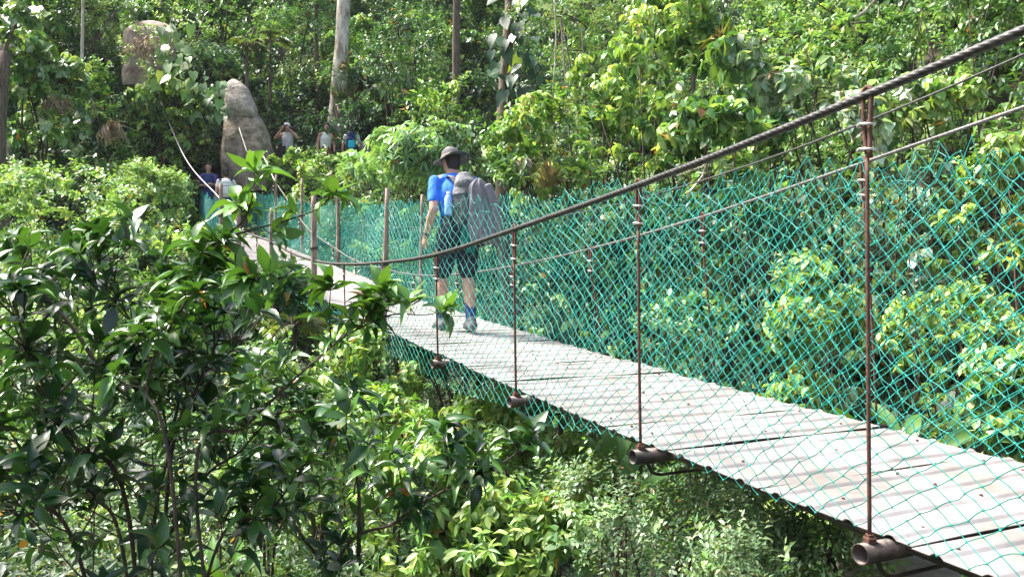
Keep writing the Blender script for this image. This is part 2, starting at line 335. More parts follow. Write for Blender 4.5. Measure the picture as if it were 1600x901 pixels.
# cross tubes with truss rod, hangers
for k in range(-4, 16):
    z0 = float(zt(k)); tr_ = float(tr(k)); rt = .037 if k < 3 else .036
    ang = np.linspace(0, 2 * np.pi, 20, endpoint=False)
    ts = [-.035, tr_ + .14]; V = []; sk = r2.uniform(-.02, .02)
    for t_, r_ in ((ts[0], rt), (ts[1], rt), (ts[1], rt - .005), (ts[0] , rt - .005), (ts[0] + .25, rt - .005)):
        c = BP(k + (sk if t_ > 1 else 0), t_, z0)
        V.append(c + np.outer(np.cos(ang) * r_, [SV[0], SV[1], 0]) + np.outer(np.sin(ang) * r_, [0, 0, 1]))
    V = np.vstack([V[3], V[0], V[1], V[2]]); F = []
    for i in range(3):
        for j in range(20): F.append((i * 20 + j, i * 20 + (j + 1) % 20, (i + 1) * 20 + (j + 1) % 20, (i + 1) * 20 + j))
    for j in range(20): F.append((60 + j, 60 + (j + 1) % 20, (j + 1) % 20, j))
    mb = BMB(); mb.add(V, F); tube = mb.build('cross_tube', M['tube'])
    mb = MB(); pts = [(0.05, -.03), (.075, -.075), (.12, -.098), (.2, -.10), (.45, -.10), (.8, -.105), (1.2, -.1), (tr_ - .05, -.098), (tr_ + .0, -.075), (tr_ + .05, -.03)]
    P = np.array([BP(k, t_, z0 + z_) for t_, z_ in pts])
    mb.tube(spline(P, 30), .009, 8, ry=.007); o = mb.build('truss_rod', M['tube'], tube)
    for t_, side in ((0.0, 0), (tr_ + .08, 1)):
        zc = float(cz(np.array([k]))[0]) if side == 0 else float(crz(np.array([k]))[0])
        tt = 0.0 if side == 0 else tr_ - .03
        if side == 0 and k >= 11: continue
        top = BP(k, tt, zc); bot = BP(k, t_ if side else .012, z0 + rt + .012)
        if top[2] - bot[2] < .2: continue
        mb = BMB(); dv = np.append(SV * .012, 0)
        nb = 14; rod = spline([bot, bot * .6 + top * .4 + [r2.uniform(-.005, .005), 0, 0], top - [0, 0, .20]], nb)
        mb.tube(rod, .0075 if k < 4 else .0068, 8)
        rr = .024
        loopv = [top - [0, 0, .2] + dv * 0, top - [0, 0, .12] + dv, top - [0, 0, .0] + dv * 1.4, top + [0, 0, rr * .8] + dv, top + [0, 0, rr * 1.15], top + [0, 0, rr * .8] - dv, top - dv * 1.4, top - [0, 0, .12] - dv, top - [0, 0, .215] - dv]
        mb.tube(spline(loopv, 34), .0085, 8)
        h = mb.build('hanger', M['rust'])
        for dz in (.10, .185):
            mb = MB(); c = top - np.array([0, 0, dz]); a = np.linspace(0, 2 * np.pi, 17)
            ring = c + np.outer(np.cos(a) * .030, np.append(SV, 0)) + np.outer(np.sin(a) * .020, np.append(TV, 0)) + np.outer(np.cos(a) * .004, [0, 0, 1])
            mb.tube(ring, .0048, 6, cap=False)
            mb.box(c + np.append(SV, 0) * .032, (.016, .02, .012)); mb.build('cable_clip', M['clip'], h)
        if side == 0:
            mb = MB(); mb.tube([bot - [0, 0, .014], bot + [0, 0, .004]], .024, 6); mb.tube([bot + [0, 0, .004], bot + [0, 0, .014]], .016, 6)
            mb.build('nut', M['rust'], h, smooth=False)
# wooden poles lashed along the sides
for k, t_, top, lean, rr in ((4, .0, .92, .07, .028), (6, -.01, 1.15, .03, .042), (8, 0, 1.2, .02, .035), (10.4, 0, 1.62, 0.02, .05), (12.2, .02, 2.2, .0, .055), (6.0, 1.36, 1.2, .05, .03), (9, 1.34, 1.75, .02, .035), (11, 1.34, 2.2, .02, .035), (13, 1.34, 2.6, .02, .035)):
    z0 = float(zt(k)) - (.05 if t_ < 1 else .1); b = BP(k, t_, z0); c = BP(k, t_ - .03, top) + [lean, 0, 0]
    mb = BMB(); mb.tube(spline([b, b * .5 + c * .5 + [r2.uniform(-.015, .015), 0, 0], c], 10), np.linspace(rr, rr * .75, 10) * r2.uniform(.93, 1.07, 10), 9); pole = mb.build('wooden_pole', M['wood'])
    if t_ < 1:
        for q in (.12, .5):
            mb = MB(); cc = b * (1 - q) + c * q; a = np.linspace(0, 6 * np.pi, 37)
            mb.tube(cc + np.stack([np.cos(a) * rr * 1.12, np.sin(a) * rr * 1.12, a * .0016], 1), .005, 5); mb.build('lashing', M['cable'], pole)

# nets -------------------------------------------------------------
def chain_net(name, k0, k1, tf, ztop, zbot, cell=(.10, .078), rad=.0021, seed=1, skewf=None, parent=None, loose=1.0):
    """chain-link style net: zigzag cords; tf(k,u)->t, heights between zbot(k) and ztop(k)"""
    r_ = np.random.default_rng(seed)
    ncol = int((k1 - k0) * DS / (cell[0] / 2)); hmean = float(np.mean(ztop(np.linspace(k0, k1, 20)) - zbot(np.linspace(k0, k1, 20))))
    nrow = int(round(hmean / (cell[1] / 2))); nrow += nrow % 2
    ii, jj = np.meshgrid(np.arange(ncol + 1), np.arange(nrow + 1), indexing='ij')
    kk = k0 + ii * (k1 - k0) / ncol; u = jj / nrow
    # low frequency distortion of the fabric
    kk = kk + loose * (.035 * np.sin(kk * 2.1 + u * 3 + seed) + .014 * np.sin(kk * 5.3 - u * 4 + seed * 2)) * (0.35 + u) + r_.normal(0, .0028, kk.shape) * loose
    if skewf is not None: kk = kk + skewf(u)
    zb, zt_ = zbot(kk), ztop(kk)
    uu = u + loose * .016 * np.sin(kk * 5.1 + u * 6 + seed * 3) + r_.normal(0, .0022, u.shape)
    z = zb + (zt_ - zb) * uu
    # ragged upper edge
    z = z + np.where(jj >= nrow - 1, (r_.normal(0, .02, z.shape) + .03 * np.sin(kk * 4.3 + seed) * np.sin(kk * 9.1)) * loose, 0)
    t = tf(kk, u) + r_.normal(0, .003, u.shape)
    P = BP(kk, t, z)
    ok = (ii + jj) % 2 == 0
    A = []; B = []
    for di, dj in ((1, 1), (1, -1)):
        i0 = ii[:-1, :]; j0 = jj[:-1, :]
        m = ok[:-1, :] & (j0 + dj >= 0) & (j0 + dj <= nrow)
        A.append(P[:-1][m]); B.append(P[i0[m] + di, j0[m] + dj])
    A = np.vstack(A); B = np.vstack(B)
    drop = r_.random(len(A)) > .006; A, B = A[drop], B[drop]
    n = len(A); d = nrmz(B - A); ref = np.array([TV[0], TV[1], 0]); s1 = nrmz(np.cross(d, ref)); s2 = np.cross(d, s1)
    Mid = (A + B) / 2 + s1 * r_.normal(0, .003, (n, 1)) + s2 * r_.normal(0, .002, (n, 1))
    A = A - d * .005; B = B + d * .005
    V = []
    for Q in (A, Mid, B):
        for a in (0, 2.094, 4.189): V.append(Q + rad * (math.cos(a) * s1 + math.sin(a) * s2))
    V = np.stack(V, 1)      # n,9,3
    # knots: little octahedra
    K = P[ok]; kr = rad * 2.2; off = np.array([[1, 0, 0], [-1, 0, 0], [0, 1, 0], [0, -1, 0], [0, 0, 1.3], [0, 0, -1.3]]) * kr
    KV = K[:, None, :] + off[None]
    base = (np.arange(n) * 9)[:, None, None]
    fq = np.array([[0, 1, 4, 3], [1, 2, 5, 4], [2, 0, 3, 5], [3, 4, 7, 6], [4, 5, 8, 7], [5, 3, 6, 8]])[None]
    f1 = (base + fq).reshape(-1)
    kb = n * 9 + (np.arange(len(K)) * 6)[:, None, None]
    ft = np.array([[0, 2, 4], [2, 1, 4], [1, 3, 4], [3, 0, 4], [2, 0, 5], [1, 2, 5], [3, 1, 5], [0, 3, 5]])[None]
    f2 = (kb + ft).reshape(-1)
    me = np_mesh(name, np.vstack([V.reshape(-1, 3), KV.reshape(-1, 3)]), np.concatenate([f1, f2]), np.concatenate([np.full(n * 6, 4), np.full(len(K) * 8, 3)]))
    o = link(name, me, M['net'], bridge); o.location = Vector(binv); return o
# right hand net, full length
def rt_top(k): return smooth_interp(k, [-5, -1, 0, 1, 2, 3, 4, 5, 6, 10.4, 13, 16], [.1, .38, .56, .72, .78, .85, .90, .99, 1.1, 1.6, 2.1, 2.6])
def rt_bot(k): return zt(k) + .03
chain_net('side_net', -5, 16, lambda k, u: tr(k) + .03 + .05 * u + .03 * np.sin(k * 2.2 + u * 3), rt_top, rt_bot, cell=(.08, .084), rad=.0029, seed=2, skewf=lambda u: -.22 * u, loose=1.3)
# left hand net, slumping below the deck past the fourth hanger
lt_t = lambda k: smooth_interp(k, [-5, -1, 0, 1, 2, 3, 4, 4.4, 4.8, 8, 10.4, 11, 12, 16], [.1, .36, .41, .48, .54, .655, .76, .78, .0, .2, .62, 1.45, 1.75, 2.5])
lt_b = lambda k: zt(k) + np.interp(k, [-5, .9, 1.6, 2.6, 11, 12], [.05, .04, -.03, -.16, -.14, .03])
chain_net('side_net', -5, 4.45, lambda k, u: TL - .03 - .05 * u + .02 * np.sin(k * 3 + u * 2), lambda k: smooth_interp(k, [-5, -1, 0, 1, 2, 3, 4, 5], [.1, .36, .41, .48, .54, .655, .76, .8]), lt_b, cell=(.104, .078), rad=.0020, seed=7, loose=1.2)
chain_net('side_net', 4.4, 10.6, lambda k, u: TL - .05 + .02 * np.sin(k * 3 + u * 2), lambda k: zt(k) + .03, lt_b, cell=(.10, .05), rad=.003, seed=9)
chain_net('side_net', 10.9, 16, lambda k, u: TL - .03 + .03 * np.sin(k * 2 + u * 2), lambda k: smooth_interp(k, [10.9, 12, 16], [1.5, 1.8, 2.55]), lambda k: zt(k) + .02, cell=(.09, .085), rad=.0026, seed=12, loose=1.4)
# ------------------------------------------------------------------ foliage
UP = np.array([0, 0, 1.0])
TEMPL = {}
def _t(name, V, F): TEMPL[name] = (np.array(V, float), F)
# x along the leaf, y across (multiplied by width), z along the leaf normal
_t('lo', [(0, 0, 0), (.42, 1, .07), (1, 0, -.18), (.42, -1, .07)], [(0, 2, 1), (0, 3, 2)])
_t('mid', [(0, 0, 0), (.3, .85, .08), (.65, .8, .03), (1, 0, -.22), (.65, -.8, .03), (.3, -.85, .08), (.5, 0, -.02)], [(0, 6, 2, 1), (6, 3, 2), (0, 5, 4, 6), (6, 4, 3)])
_t('hi', [(0, 0, 0), (.16, .42, .03), (.38, .98, .06), (.62, .86, .02), (.82, .46, -.07), (1, 0, -.2), (.82, -.46, -.07), (.62, -.86, .02), (.38, -.98, .06), (.16, -.42, .03), (.18, 0, .0), (.4, 0, .0), (.62, 0, -.04), (.82, 0, -.11)],
   [(0, 10, 1), (10, 11, 2, 1), (11, 12, 3, 2), (12, 13, 4, 3), (13, 5, 4), (0, 9, 10), (10, 9, 8, 11), (11, 8, 7, 12), (12, 7, 6, 13), (13, 6, 5)])
_t('heart', [(0, 0, 0), (-.12, .5, .03), (.1, .95, .05), (.45, .8, .02), (.8, .3, -.08), (1, 0, -.2), (.8, -.3, -.08), (.45, -.8, .02), (.1, -.95, .05), (-.12, -.5, .03), (.4, 0, -.02)],
   [(0, 10, 2, 1), (10, 3, 2), (10, 4, 3), (10, 5, 4), (0, 9, 8, 10), (10, 8, 7), (10, 7, 6), (10, 6, 5)])

def in_bridge(P, pad=0.12):
    d = P[:, :2] - P0; s_ = (d @ SV) / DS; t_ = d @ TV
    z0 = np.interp(s_, KT, ZT)
    near = s_ < 12.5
    a = (t_ > -pad - .05) & (t_ < 1.75 + pad) & (P[:, 2] > z0 - .22) & near & (P[:, 2] < z0 + 2.8)
    b = (t_ > -.2) & (t_ < 1.8) & (s_ >= 12.5) & (s_ < 17) & (P[:, 2] > z0 - .1) & (P[:, 2] < z0 + 2.2)
    c = (np.abs(P[:, 0]) < .5) & (P[:, 1] < 1.2) & (P[:, 1] > -1)      # the photographer's own standing room
    return a | b | c

class Leaves:
    def __init__(s): s.b = {}
    def add(s, pos, d, n, size, width, col, tm='lo'):
        s.b.setdefault(tm, []).append((pos, d, n, size, width, col))
    def count(s): return sum(len(x[0]) for v in s.b.values() for x in v)
    def mesh(s, name):
        VV = []; FF = []; NN = []; CC = []; base = 0
        for tm, lst in s.b.items():
            pos = np.vstack([x[0] for x in lst]); d = nrmz(np.vstack([x[1] for x in lst])); n = np.vstack([x[2] for x in lst])
            size = np.concatenate([x[3] for x in lst]); wd = np.concatenate([x[4] for x in lst]); col = np.vstack([x[5] for x in lst])
            y = nrmz(np.cross(n, d)); n = np.cross(d, y)
            T, F = TEMPL[tm]; k = len(T)
            bend = np.random.default_rng(len(pos)).uniform(-.3, 3.2 if tm == 'hi' else 2.0, len(pos))
            V = pos[:, None] + size[:, None, None] * (T[None, :, 0:1] * d[:, None] + T[None, :, 1:2] * wd[:, None, None] * y[:, None] + T[None, :, 2:3] * bend[:, None, None] * n[:, None])
            VV.append(V.reshape(-1, 3)); CC.append(np.repeat(col, k, 0))
            off = (np.arange(len(pos)) * k + base)[:, None]
            flat = np.concatenate([np.array(f) for f in F])[None] + off
            FF.append(flat.ravel()); NN.append(np.tile([len(f) for f in F], len(pos))); base += len(pos) * k
        return np_mesh(name, np.vstack(VV), np.concatenate(FF), np.concatenate(NN), np.vstack(CC))
    def build(s, name, m, parent=None): return link(name, s.mesh(name), m, parent)

def clump_proto(style, r):
    pos, d, n, sz = [], [], [], []
    def put(p, dd, nn, s_): pos.append(p); d.append(dd); n.append(nn); sz.append(s_)
    if style == 'spray':
        for i in range(12):
            u = .1 + .9 * i / 11; a = (i % 2) * np.pi + r.normal(0, .35)
            lat = np.array([math.cos(a), math.sin(a), 0])
            put([r.normal(0, .03), r.normal(0, .03), u], lat * .85 + UP * (.35 + .6 * (i == 11)) + r.normal(0, .22, 3), UP + lat * .3 + r.normal(0, .3, 3), r.uniform(.75, 1.15))
    elif style == 'rosette':
        for i in range(11):
            a = i * 2.4; u = .97 if i < 7 else r.uniform(.35, .85); lat = np.array([math.cos(a), math.sin(a), 0]); el = r.uniform(.05, .75)
            put([0, 0, u], lat + UP * el + r.normal(0, .12, 3), UP - lat * .2 + r.normal(0, .2, 3), r.uniform(.7, 1.15))
    elif style == 'droop':
        for c in range(3):
            c0 = np.array([r.normal(0, .25), r.normal(0, .25), r.uniform(.45, 1)])
            for i in range(5):
                a = i * 1.257 + r.normal(0, .3); lat = np.array([math.cos(a), math.sin(a), 0])
                put(c0 + r.normal(0, .02, 3), lat - UP * r.uniform(.1, .9), UP + lat * .7 + r.normal(0, .15, 3), r.uniform(.75, 1.15))
    elif style == 'fine':
        for c in range(4):
            a0 = r.uniform(0, 6.28); lat = np.array([math.cos(a0), math.sin(a0), 0]) * r.uniform(.3, .8) ; tip = lat + UP * r.uniform(.4, 1)
            side = np.cross(nrmz(tip), UP); side = nrmz(side)
            for i in range(7):
                u = .25 + .75 * i / 6; sgn = 1 if i % 2 else -1
                put(tip * u - UP * .15 * u * u, side * sgn + nrmz(tip) * .5 + r.normal(0, .15, 3), UP + r.normal(0, .25, 3), r.uniform(.7, 1.1))
    elif style == 'star':
        for c in range(3):
            a0 = c * 2.1 + r.normal(0, .3); c0 = np.array([math.cos(a0) * .45, math.sin(a0) * .45, r.uniform(.5, 1.0)])
            for i in range(8):
                a = i * .785 + r.normal(0, .06); lat = np.array([math.cos(a), math.sin(a), 0])
                put(c0, lat - UP * r.uniform(.15, .4), UP + lat * .2, r.uniform(.8, 1.05))
    elif style == 'grass':
        for i in range(14):
            a = r.uniform(0, 6.28); lat = np.array([math.cos(a), math.sin(a), 0])
            put([r.normal(0, .1), r.normal(0, .1), 0], lat * r.uniform(.15, .9) + UP, lat - UP * .3, r.uniform(.5, 1.2))
    elif style == 'hang':
        for i in range(12):
            a = r.uniform(0, 6.28); lat = np.array([math.cos(a), math.sin(a), 0])
            put([r.normal(0, .25), r.normal(0, .25), r.uniform(0, .3)], lat * .15 - UP, lat, r.uniform(.5, 1.2))
    return np.array(pos, float), nrmz(np.array(d, float)), nrmz(np.array(n, float)), np.array(sz, float)
PR = {}
for st in ('spray', 'rosette', 'droop', 'fine', 'star', 'grass', 'hang'):
    PR[st] = [clump_proto(st, np.random.default_rng(100 + i)) for i in range(6)]

# species: style, clump length, leaf length, half width ratio, colours [(rgb, weight)], template
SP = {
 'yellowgreen': ('droop', .20, .115, .27, [((.20, .29, .06), 5), ((.11, .20, .04), 4), ((.33, .40, .13), 3)], 'mid'),
 'broad':      ('droop', .26, .165, .30, [((.11, .20, .045), 5), ((.06, .13, .035), 4), ((.23, .32, .10), 3)], 'mid'),
 'midgreen':   ('spray', .30, .10, .26, [((.075, .155, .04), 5), ((.04, .095, .028), 4), ((.16, .25, .08), 3)], 'lo'),
 'dark':       ('spray', .32, .11, .28, [((.022, .065, .022), 6), ((.035, .085, .03), 4), ((.06, .12, .04), 1)], 'lo'),
 'bluegreen':  ('fine', .40, .095, .26, [((.06, .13, .055), 5), ((.035, .09, .04), 4), ((.12, .2, .08), 2)], 'lo'),
 'pale':       ('spray', .26, .075, .30, [((.20, .31, .10), 5), ((.15, .25, .06), 4), ((.30, .38, .17), 3)], 'lo'),
 'greyleaf':   ('droop', .24, .13, .32, [((.27, .34, .22), 5), ((.16, .23, .12), 4), ((.40, .44, .33), 2)], 'mid'),
 'feather':    ('fine', .30, .065, .24, [((.13, .20, .08), 5), ((.09, .15, .06), 4), ((.22, .28, .14), 2)], 'lo'),
 'star':       ('star', .32, .17, .13, [((.17, .27, .11), 5), ((.12, .21, .08), 4)], 'lo'),
 'lance':      ('rosette', .2, .12, .15, [((.11, .22, .03), 5), ((.065, .15, .025), 4), ((.22, .32, .06), 2)], 'mid'),
 'gloss':      ('rosette', .16, .10, .17, [((.022, .065, .02), 6), ((.032, .09, .022), 4), ((.05, .13, .025), 2)], 'hi'),
 'drygrass':   ('hang', .3, .38, .016, [((.30, .22, .15), 5), ((.20, .14, .09), 4), ((.40, .33, .24), 2)], 'lo'),
 'tuft':       ('grass', .3, .5, .03, [((.28, .30, .07), 5), ((.30, .22, .1), 3), ((.12, .18, .04), 3)], 'lo'),
}
def add_clumps(L, sp, P, axis, r, scale=1.0, leafscale=1.0, bright=1.0, bias=.75, cull=True, deadf=.012):
    style, clen, lsz, wd, cols, tm = SP[sp]
    P = np.asarray(P, float); axis = nrmz(np.asarray(axis, float))
    if cull:
        keep = ~in_bridge(P); P, axis = P[keep], axis[keep]
    N = len(P)
    if N == 0: return
    which = r.integers(0, 6, N); rot = r.uniform(0, 2 * np.pi, N); cs = np.array([c[0] for c in cols]); cw = np.array([c[1] for c in cols], float); cw /= cw.sum()
    ref = np.where(np.abs(axis[:, 2:3]) > .9, [[1.0, 0, 0]], [[0, 0, 1.0]]); a1 = nrmz(np.cross(axis, ref)); a2 = np.cross(axis, a1)
    x = a1 * np.cos(rot)[:, None] + a2 * np.sin(rot)[:, None]; y = np.cross(axis, x)
    B = np.stack([x, y, axis], 1)       # rows
    csz = scale * r.uniform(.75, 1.25, N); cb = bright * r.uniform(.8, 1.2, N); ccol = r.choice(len(cols), N, p=cw)
    for v in range(6):
        m = which == v
        if not m.any(): continue
        p, d, n, s_ = PR[style][v]; k = len(p)
        Bm = B[m]; pos = P[m][:, None] + clen * csz[m][:, None, None] * np.einsum('kj,mji->mki', p, Bm)
        dd = np.einsum('kj,mji->mki', d, Bm); nn = np.einsum('kj,mji->mki', n, Bm) * (1 - bias) + UP * bias + r.normal(0, .22, (len(Bm), k, 3))
        if style in ('droop', 'hang'): dd = dd * .8 - UP * .22
        M_ = len(Bm) * k
        cidx = np.where(r.random((len(Bm), k)) < .3, r.choice(len(cols), (len(Bm), k), p=cw), ccol[m][:, None])
        c = cs[cidx] * (cb[m][:, None, None]) * r.uniform(.78, 1.22, (len(Bm), k, 1))
        c[..., 0] *= r.uniform(.76, 1.08, (len(Bm), k)); c[..., 2] *= 1.12
        dead = r.random((len(Bm), k)) < deadf; c[dead] = np.array([.36, .20, .05]) * r.uniform(.5, 1.1, (dead.sum(), 1))
        L.add(pos.reshape(-1, 3), dd.reshape(-1, 3), nn.reshape(-1, 3), (np.tile(s_, len(Bm)) * lsz * leafscale * np.repeat(r.uniform(.8, 1.15, len(Bm)), k)), np.full(M_, wd) * r.uniform(.8, 1.2, M_), np.clip(c.reshape(-1, 3), 0, .6), tm)

def lumpy_dirs(n, r, zmin=-.25):
    d = nrmz(r.normal(size=(n * 6 + 40, 3))); d = d[d[:, 2] > zmin][:n]; return d
def crown_points(c, rx, ry, rz, n, r, zmin=-.25, inner=.45):
    """clump positions in an uneven crown: lumps around sub-centres"""
    nl = max(4, int(n / 26)); sub = lumpy_dirs(nl, r, zmin) * r.uniform(.45, .85, (nl, 1)); sr = r.uniform(.25, .5, nl)
    k = r.integers(0, len(sub), n); d = nrmz(r.normal(size=(n, 3)) + sub[k] * 1.2)
    P = sub[k] + d * (sr[k] * r.uniform(inner, 1.0, n) ** .6)[:, None]
    out = nrmz(P + d * .6)
    return np.asarray(c) + P * [rx, ry, rz], out, np.asarray(c) + sub * [rx, ry, rz] * .9

def axes_for(out, r, upb=.5): return nrmz(out + UP * upb + r.normal(0, .3, out.shape))

def wood(base, targets, r0, r, bend=.25, n=7, sides=6, mb=None, r1=None):
    mb = mb or MB(); base = np.asarray(base, float)
    for t in targets:
        t = np.asarray(t, float); L_ = np.linalg.norm(t - base)
        mid = base * .5 + t * .5 + np.array([0, 0, bend * L_ * .3]) + r.normal(0, .07 * L_, 3)
        ps = spline([base, base * .75 + mid * .25 + np.array([0, 0, .1 * L_]), mid, t], n)
        mb.tube(ps, np.linspace(r0, r1 or r0 * .22, n), sides)
    return mb

def shrub(name, label, cat, base, c, rx, rz, n, sp, seed, group=None, bright=1.0, leafscale=1.0, scale=1.0, stem=.025, ry=None, m='leaf', nstem=None, twigs=True, upb=.5, deadf=.012, trunk=None, zmin=-.25, barkm='bark'):
    """a plant: stem mesh from the ground into the crown, foliage mesh as its second part"""
    r = np.random.default_rng(seed); base = np.asarray(base, float); c = np.asarray(c, float)
    root = empty(name, tuple(base), 0, label, cat, group); inv = Vector(-base)
    P, out, subs = crown_points(c, rx, ry or rx, rz, n, r, zmin)
    if trunk is None and c[2] - rz - base[2] > .25:      # lower leaves along the stems
        k = int(n * .55); u = r.random(k) ** .8; lowc = base + np.array([0, 0, .1]) + (c - base) * u[:, None] + r.normal(0, 1, (k, 3)) * [rx * .42, (ry or rx) * .42, .1]
        P = np.vstack([P, lowc]); out = np.vstack([out, nrmz(r.normal(size=(k, 3)) * [1, 1, .3] + [0, -.3, .4])])
    L = Leaves()
    sps = sp if isinstance(sp, (list, tuple)) else [sp]
    w_ = r.choice(len(sps), len(P), p=np.array([.75] + [.25 / max(1, len(sps) - 1)] * (len(sps) - 1)) if len(sps) > 1 else [1.0])
    for i, q in enumerate(sps):
        if (w_ == i).any(): add_clumps(L, q, P[w_ == i], axes_for(out[w_ == i], r, upb), r, scale, leafscale, bright, deadf=deadf)
    fo = L.build('foliage', M[m], root); fo.location = inv
    mb = MB()
    if trunk is not None: # a single leaning trunk then limbs
        top = np.asarray(trunk, float); H = np.linalg.norm(top - base)
        ps = spline([base - [0, 0, .3], base * .6 + top * .4 + r.normal(0, .03 * H, 3) * [1, 1, 0], top], 14)
        rad = np.linspace(stem * 1.25, stem * .7, 14) * (1 + .06 * np.sin(np.arange(14) * 1.7)); rad[0] *= 1.3; mb.tube(ps, rad, 12)
        t_ = MB(); t_.v, t_.f, t_.n = mb.v, mb.f, mb.n; o = t_.build('trunk', M[barkm], root); o.location = inv
        mb = wood(top - (top - base) / H * .15, subs[:14], stem * .45, r, sides=6)
        o = mb.build('limb', M['bark'], root); o.location = inv
        return root
    keep = subs[~in_bridge(subs)]
    if len(keep):
        mb = wood(base - [0, 0, .15], keep[:nstem or 5], stem * .8, r)
        if twigs:
            kk_ = r.choice(len(P), min(len(P), 18), replace=False); kk_ = kk_[~in_bridge(P[kk_])]
            for i in kk_:
                s0 = keep[np.argmin(np.linalg.norm(keep - P[i], axis=1))]; mb.tube([s0, s0 * .5 + P[i] * .5 + r.normal(0, .02, 3), P[i]], [stem * .25, stem * .2, stem * .12], 4)
        o = mb.build('stem', M['twig'], root); o.location = inv
    return root
# ------------------------------------------------------------------ undergrowth nobody could count
PEOPLE_XY = np.array([(-8.02, 22), (-7.45, 21.6), (-6.46, 24), (-5.5, 24.4), (-4.7, 24.2), (-4.25, 24.0)])
def scatter(xr, yr, sp_, r, cond=None):
    xs = np.arange(xr[0], xr[1], sp_); ys = np.arange(yr[0], yr[1], sp_); X, Y = np.meshgrid(xs, ys); X = X.ravel() + r.uniform(-.45, .45, X.size) * sp_; Y = Y.ravel() + r.uniform(-.45, .45, Y.size) * sp_
    m = np.ones(len(X), bool) if cond is None else cond(X, Y)
    return X[m], Y[m], gz(X[m], Y[m])
def thicket(name, label, cat, pts, mix, seed, rx=(.7, 1.15), rz=(.45, .95), n=34, lift=.25, bright=1.15, stems=True, hollow=False, carpet=22, carp_sp=('midgreen', 'dark'), carp_ls=1.3, lsc=1.0):
    """mix(x,y,z,r) -> species name"""
    r = np.random.default_rng(seed); L = Leaves(); mb = MB()
    by = {}
    for x, y, z in zip(*pts):
        low = (-9.2 < x < -3.3 and 18.5 < y < 24.3); onp = np.min(np.hypot(PEOPLE_XY[:, 0] - x, PEOPLE_XY[:, 1] - y)) < .75
        if onp: continue
        if hollow and vnoise(x * 1.3, y * 1.3, seed + 5) < -.42 and not low: continue
        a = r.uniform(*rx) * (.6 if low else 1); b = r.uniform(*rz) * (.4 if low else 1); nn = int(n * r.uniform(.7, 1.2) * (.7 if low else 1))
        c = (x, y, z + lift * (0.3 if low else 1)); P, out, subs = crown_points(c, a, a, b, nn, r)
        s_ = mix(x, y, z, r); by.setdefault(s_, []).append((P, out, np.full(len(P), r.uniform(.75, 1.2))))
        if stems and r.random() < .1:
            for t in subs[:3]:
                if not in_bridge(t[None])[0]: mb.tube(spline([(x, y, z - .2), (x * .5 + t[0] * .5, y * .5 + t[1] * .5, z + .3 * b), t], 5), [.022, .018, .014, .01, .006], 4)
    # a carpet of single sprays hugging the ground between the mounds
    xs, ys, zs = pts; k = carpet; ii = r.integers(0, len(xs), int(len(xs) * k)); X = xs[ii] + r.normal(0, .75, len(ii)); Y = ys[ii] + r.normal(0, .75, len(ii)); Z = gz(X, Y)
    ok = np.min(np.hypot(PEOPLE_XY[:, 0][None] - X[:, None], PEOPLE_XY[:, 1][None] - Y[:, None]), axis=1) > .55; X, Y, Z = X[ok], Y[ok], Z[ok]
    e = .3; gxn = -(gz(X + e, Y) - Z) / e; gyn = -(gz(X, Y + e) - Z) / e; Nn = nrmz(np.stack([gxn, gyn, np.ones_like(gxn)], 1))
    half = r.random(len(X)) < .5
    for q, sel in ((carp_sp[0], half), (carp_sp[1], ~half)):
        add_clumps(L, q, np.stack([X, Y, Z], 1)[sel] + Nn[sel] * r.uniform(0, .25, (sel.sum(), 1)), nrmz(Nn[sel] + UP * .3 + r.normal(0, .4, (sel.sum(), 3))), r, 1.3, carp_ls, bright)
    for s_, lst in by.items():
        P = np.vstack([a[0] for a in lst]); O = np.vstack([a[1] for a in lst])
        mound = np.repeat(np.arange(len(lst)), [len(a[0]) for a in lst]); big = (mound * 7 % 3) == 0; bb = np.array([a[2][0] for a in lst])[mound]
        for sel, sc, ls, q in ((big & (bb > .95), 1.5, 1.75 if s_ != 'drygrass' else 1.2, 1.1), (big & (bb <= .95), 1.4, 1.6 if s_ != 'drygrass' else 1.1, .72), (~big & (bb > .95), 1.15, 1.2, 1.15), (~big & (bb <= .95), 1.1, 1.1, .8)):
            if sel.any(): add_clumps(L, s_, P[sel], axes_for(O[sel], r, .45), r, scale=sc, leafscale=ls * lsc, bright=bright * q)
    o = L.build(name, M['leaf']); tag(o, label, cat, kind='stuff')
    if mb.n:
        s2 = mb.build('undergrowth_stems', M['bark']); tag(s2, 'thin brown stems inside the undergrowth of ' + cat, 'stems', kind='stuff')
    return o
def pick(r, opts):
    k = list(opts.keys()); p = np.array(list(opts.values()), float); return k[r.choice(len(k), p=p / p.sum())]
rs = np.random.default_rng(77)
vis = lambda X, Y, m=3.0: (np.abs(X) < .64 * Y + m)
# left slope
ptsA = scatter((-21, -5.2), (8, 22), 1.15, rs, lambda X, Y: vis(X, Y, 5) & (X < -4.6 - (Y - 9) * .12) & ~((X > -8.6) & (Y > 19)))
thicket('slope_thicket', 'pale green thicket of small leaves covering the slope left of the far bridge end', 'thicket', ptsA,
        lambda x, y, z, r: pick(r, {'pale': 6, 'feather': 2, 'yellowgreen': 2, 'midgreen': 2}) if z < 2.6 else pick(r, {'midgreen': 3, 'feather': 3, 'broad': 2, 'pale': 2, 'drygrass': .7, 'bluegreen': 2}), 21, n=60, bright=1.25, lsc=.8, carp_sp=('pale', 'midgreen'))
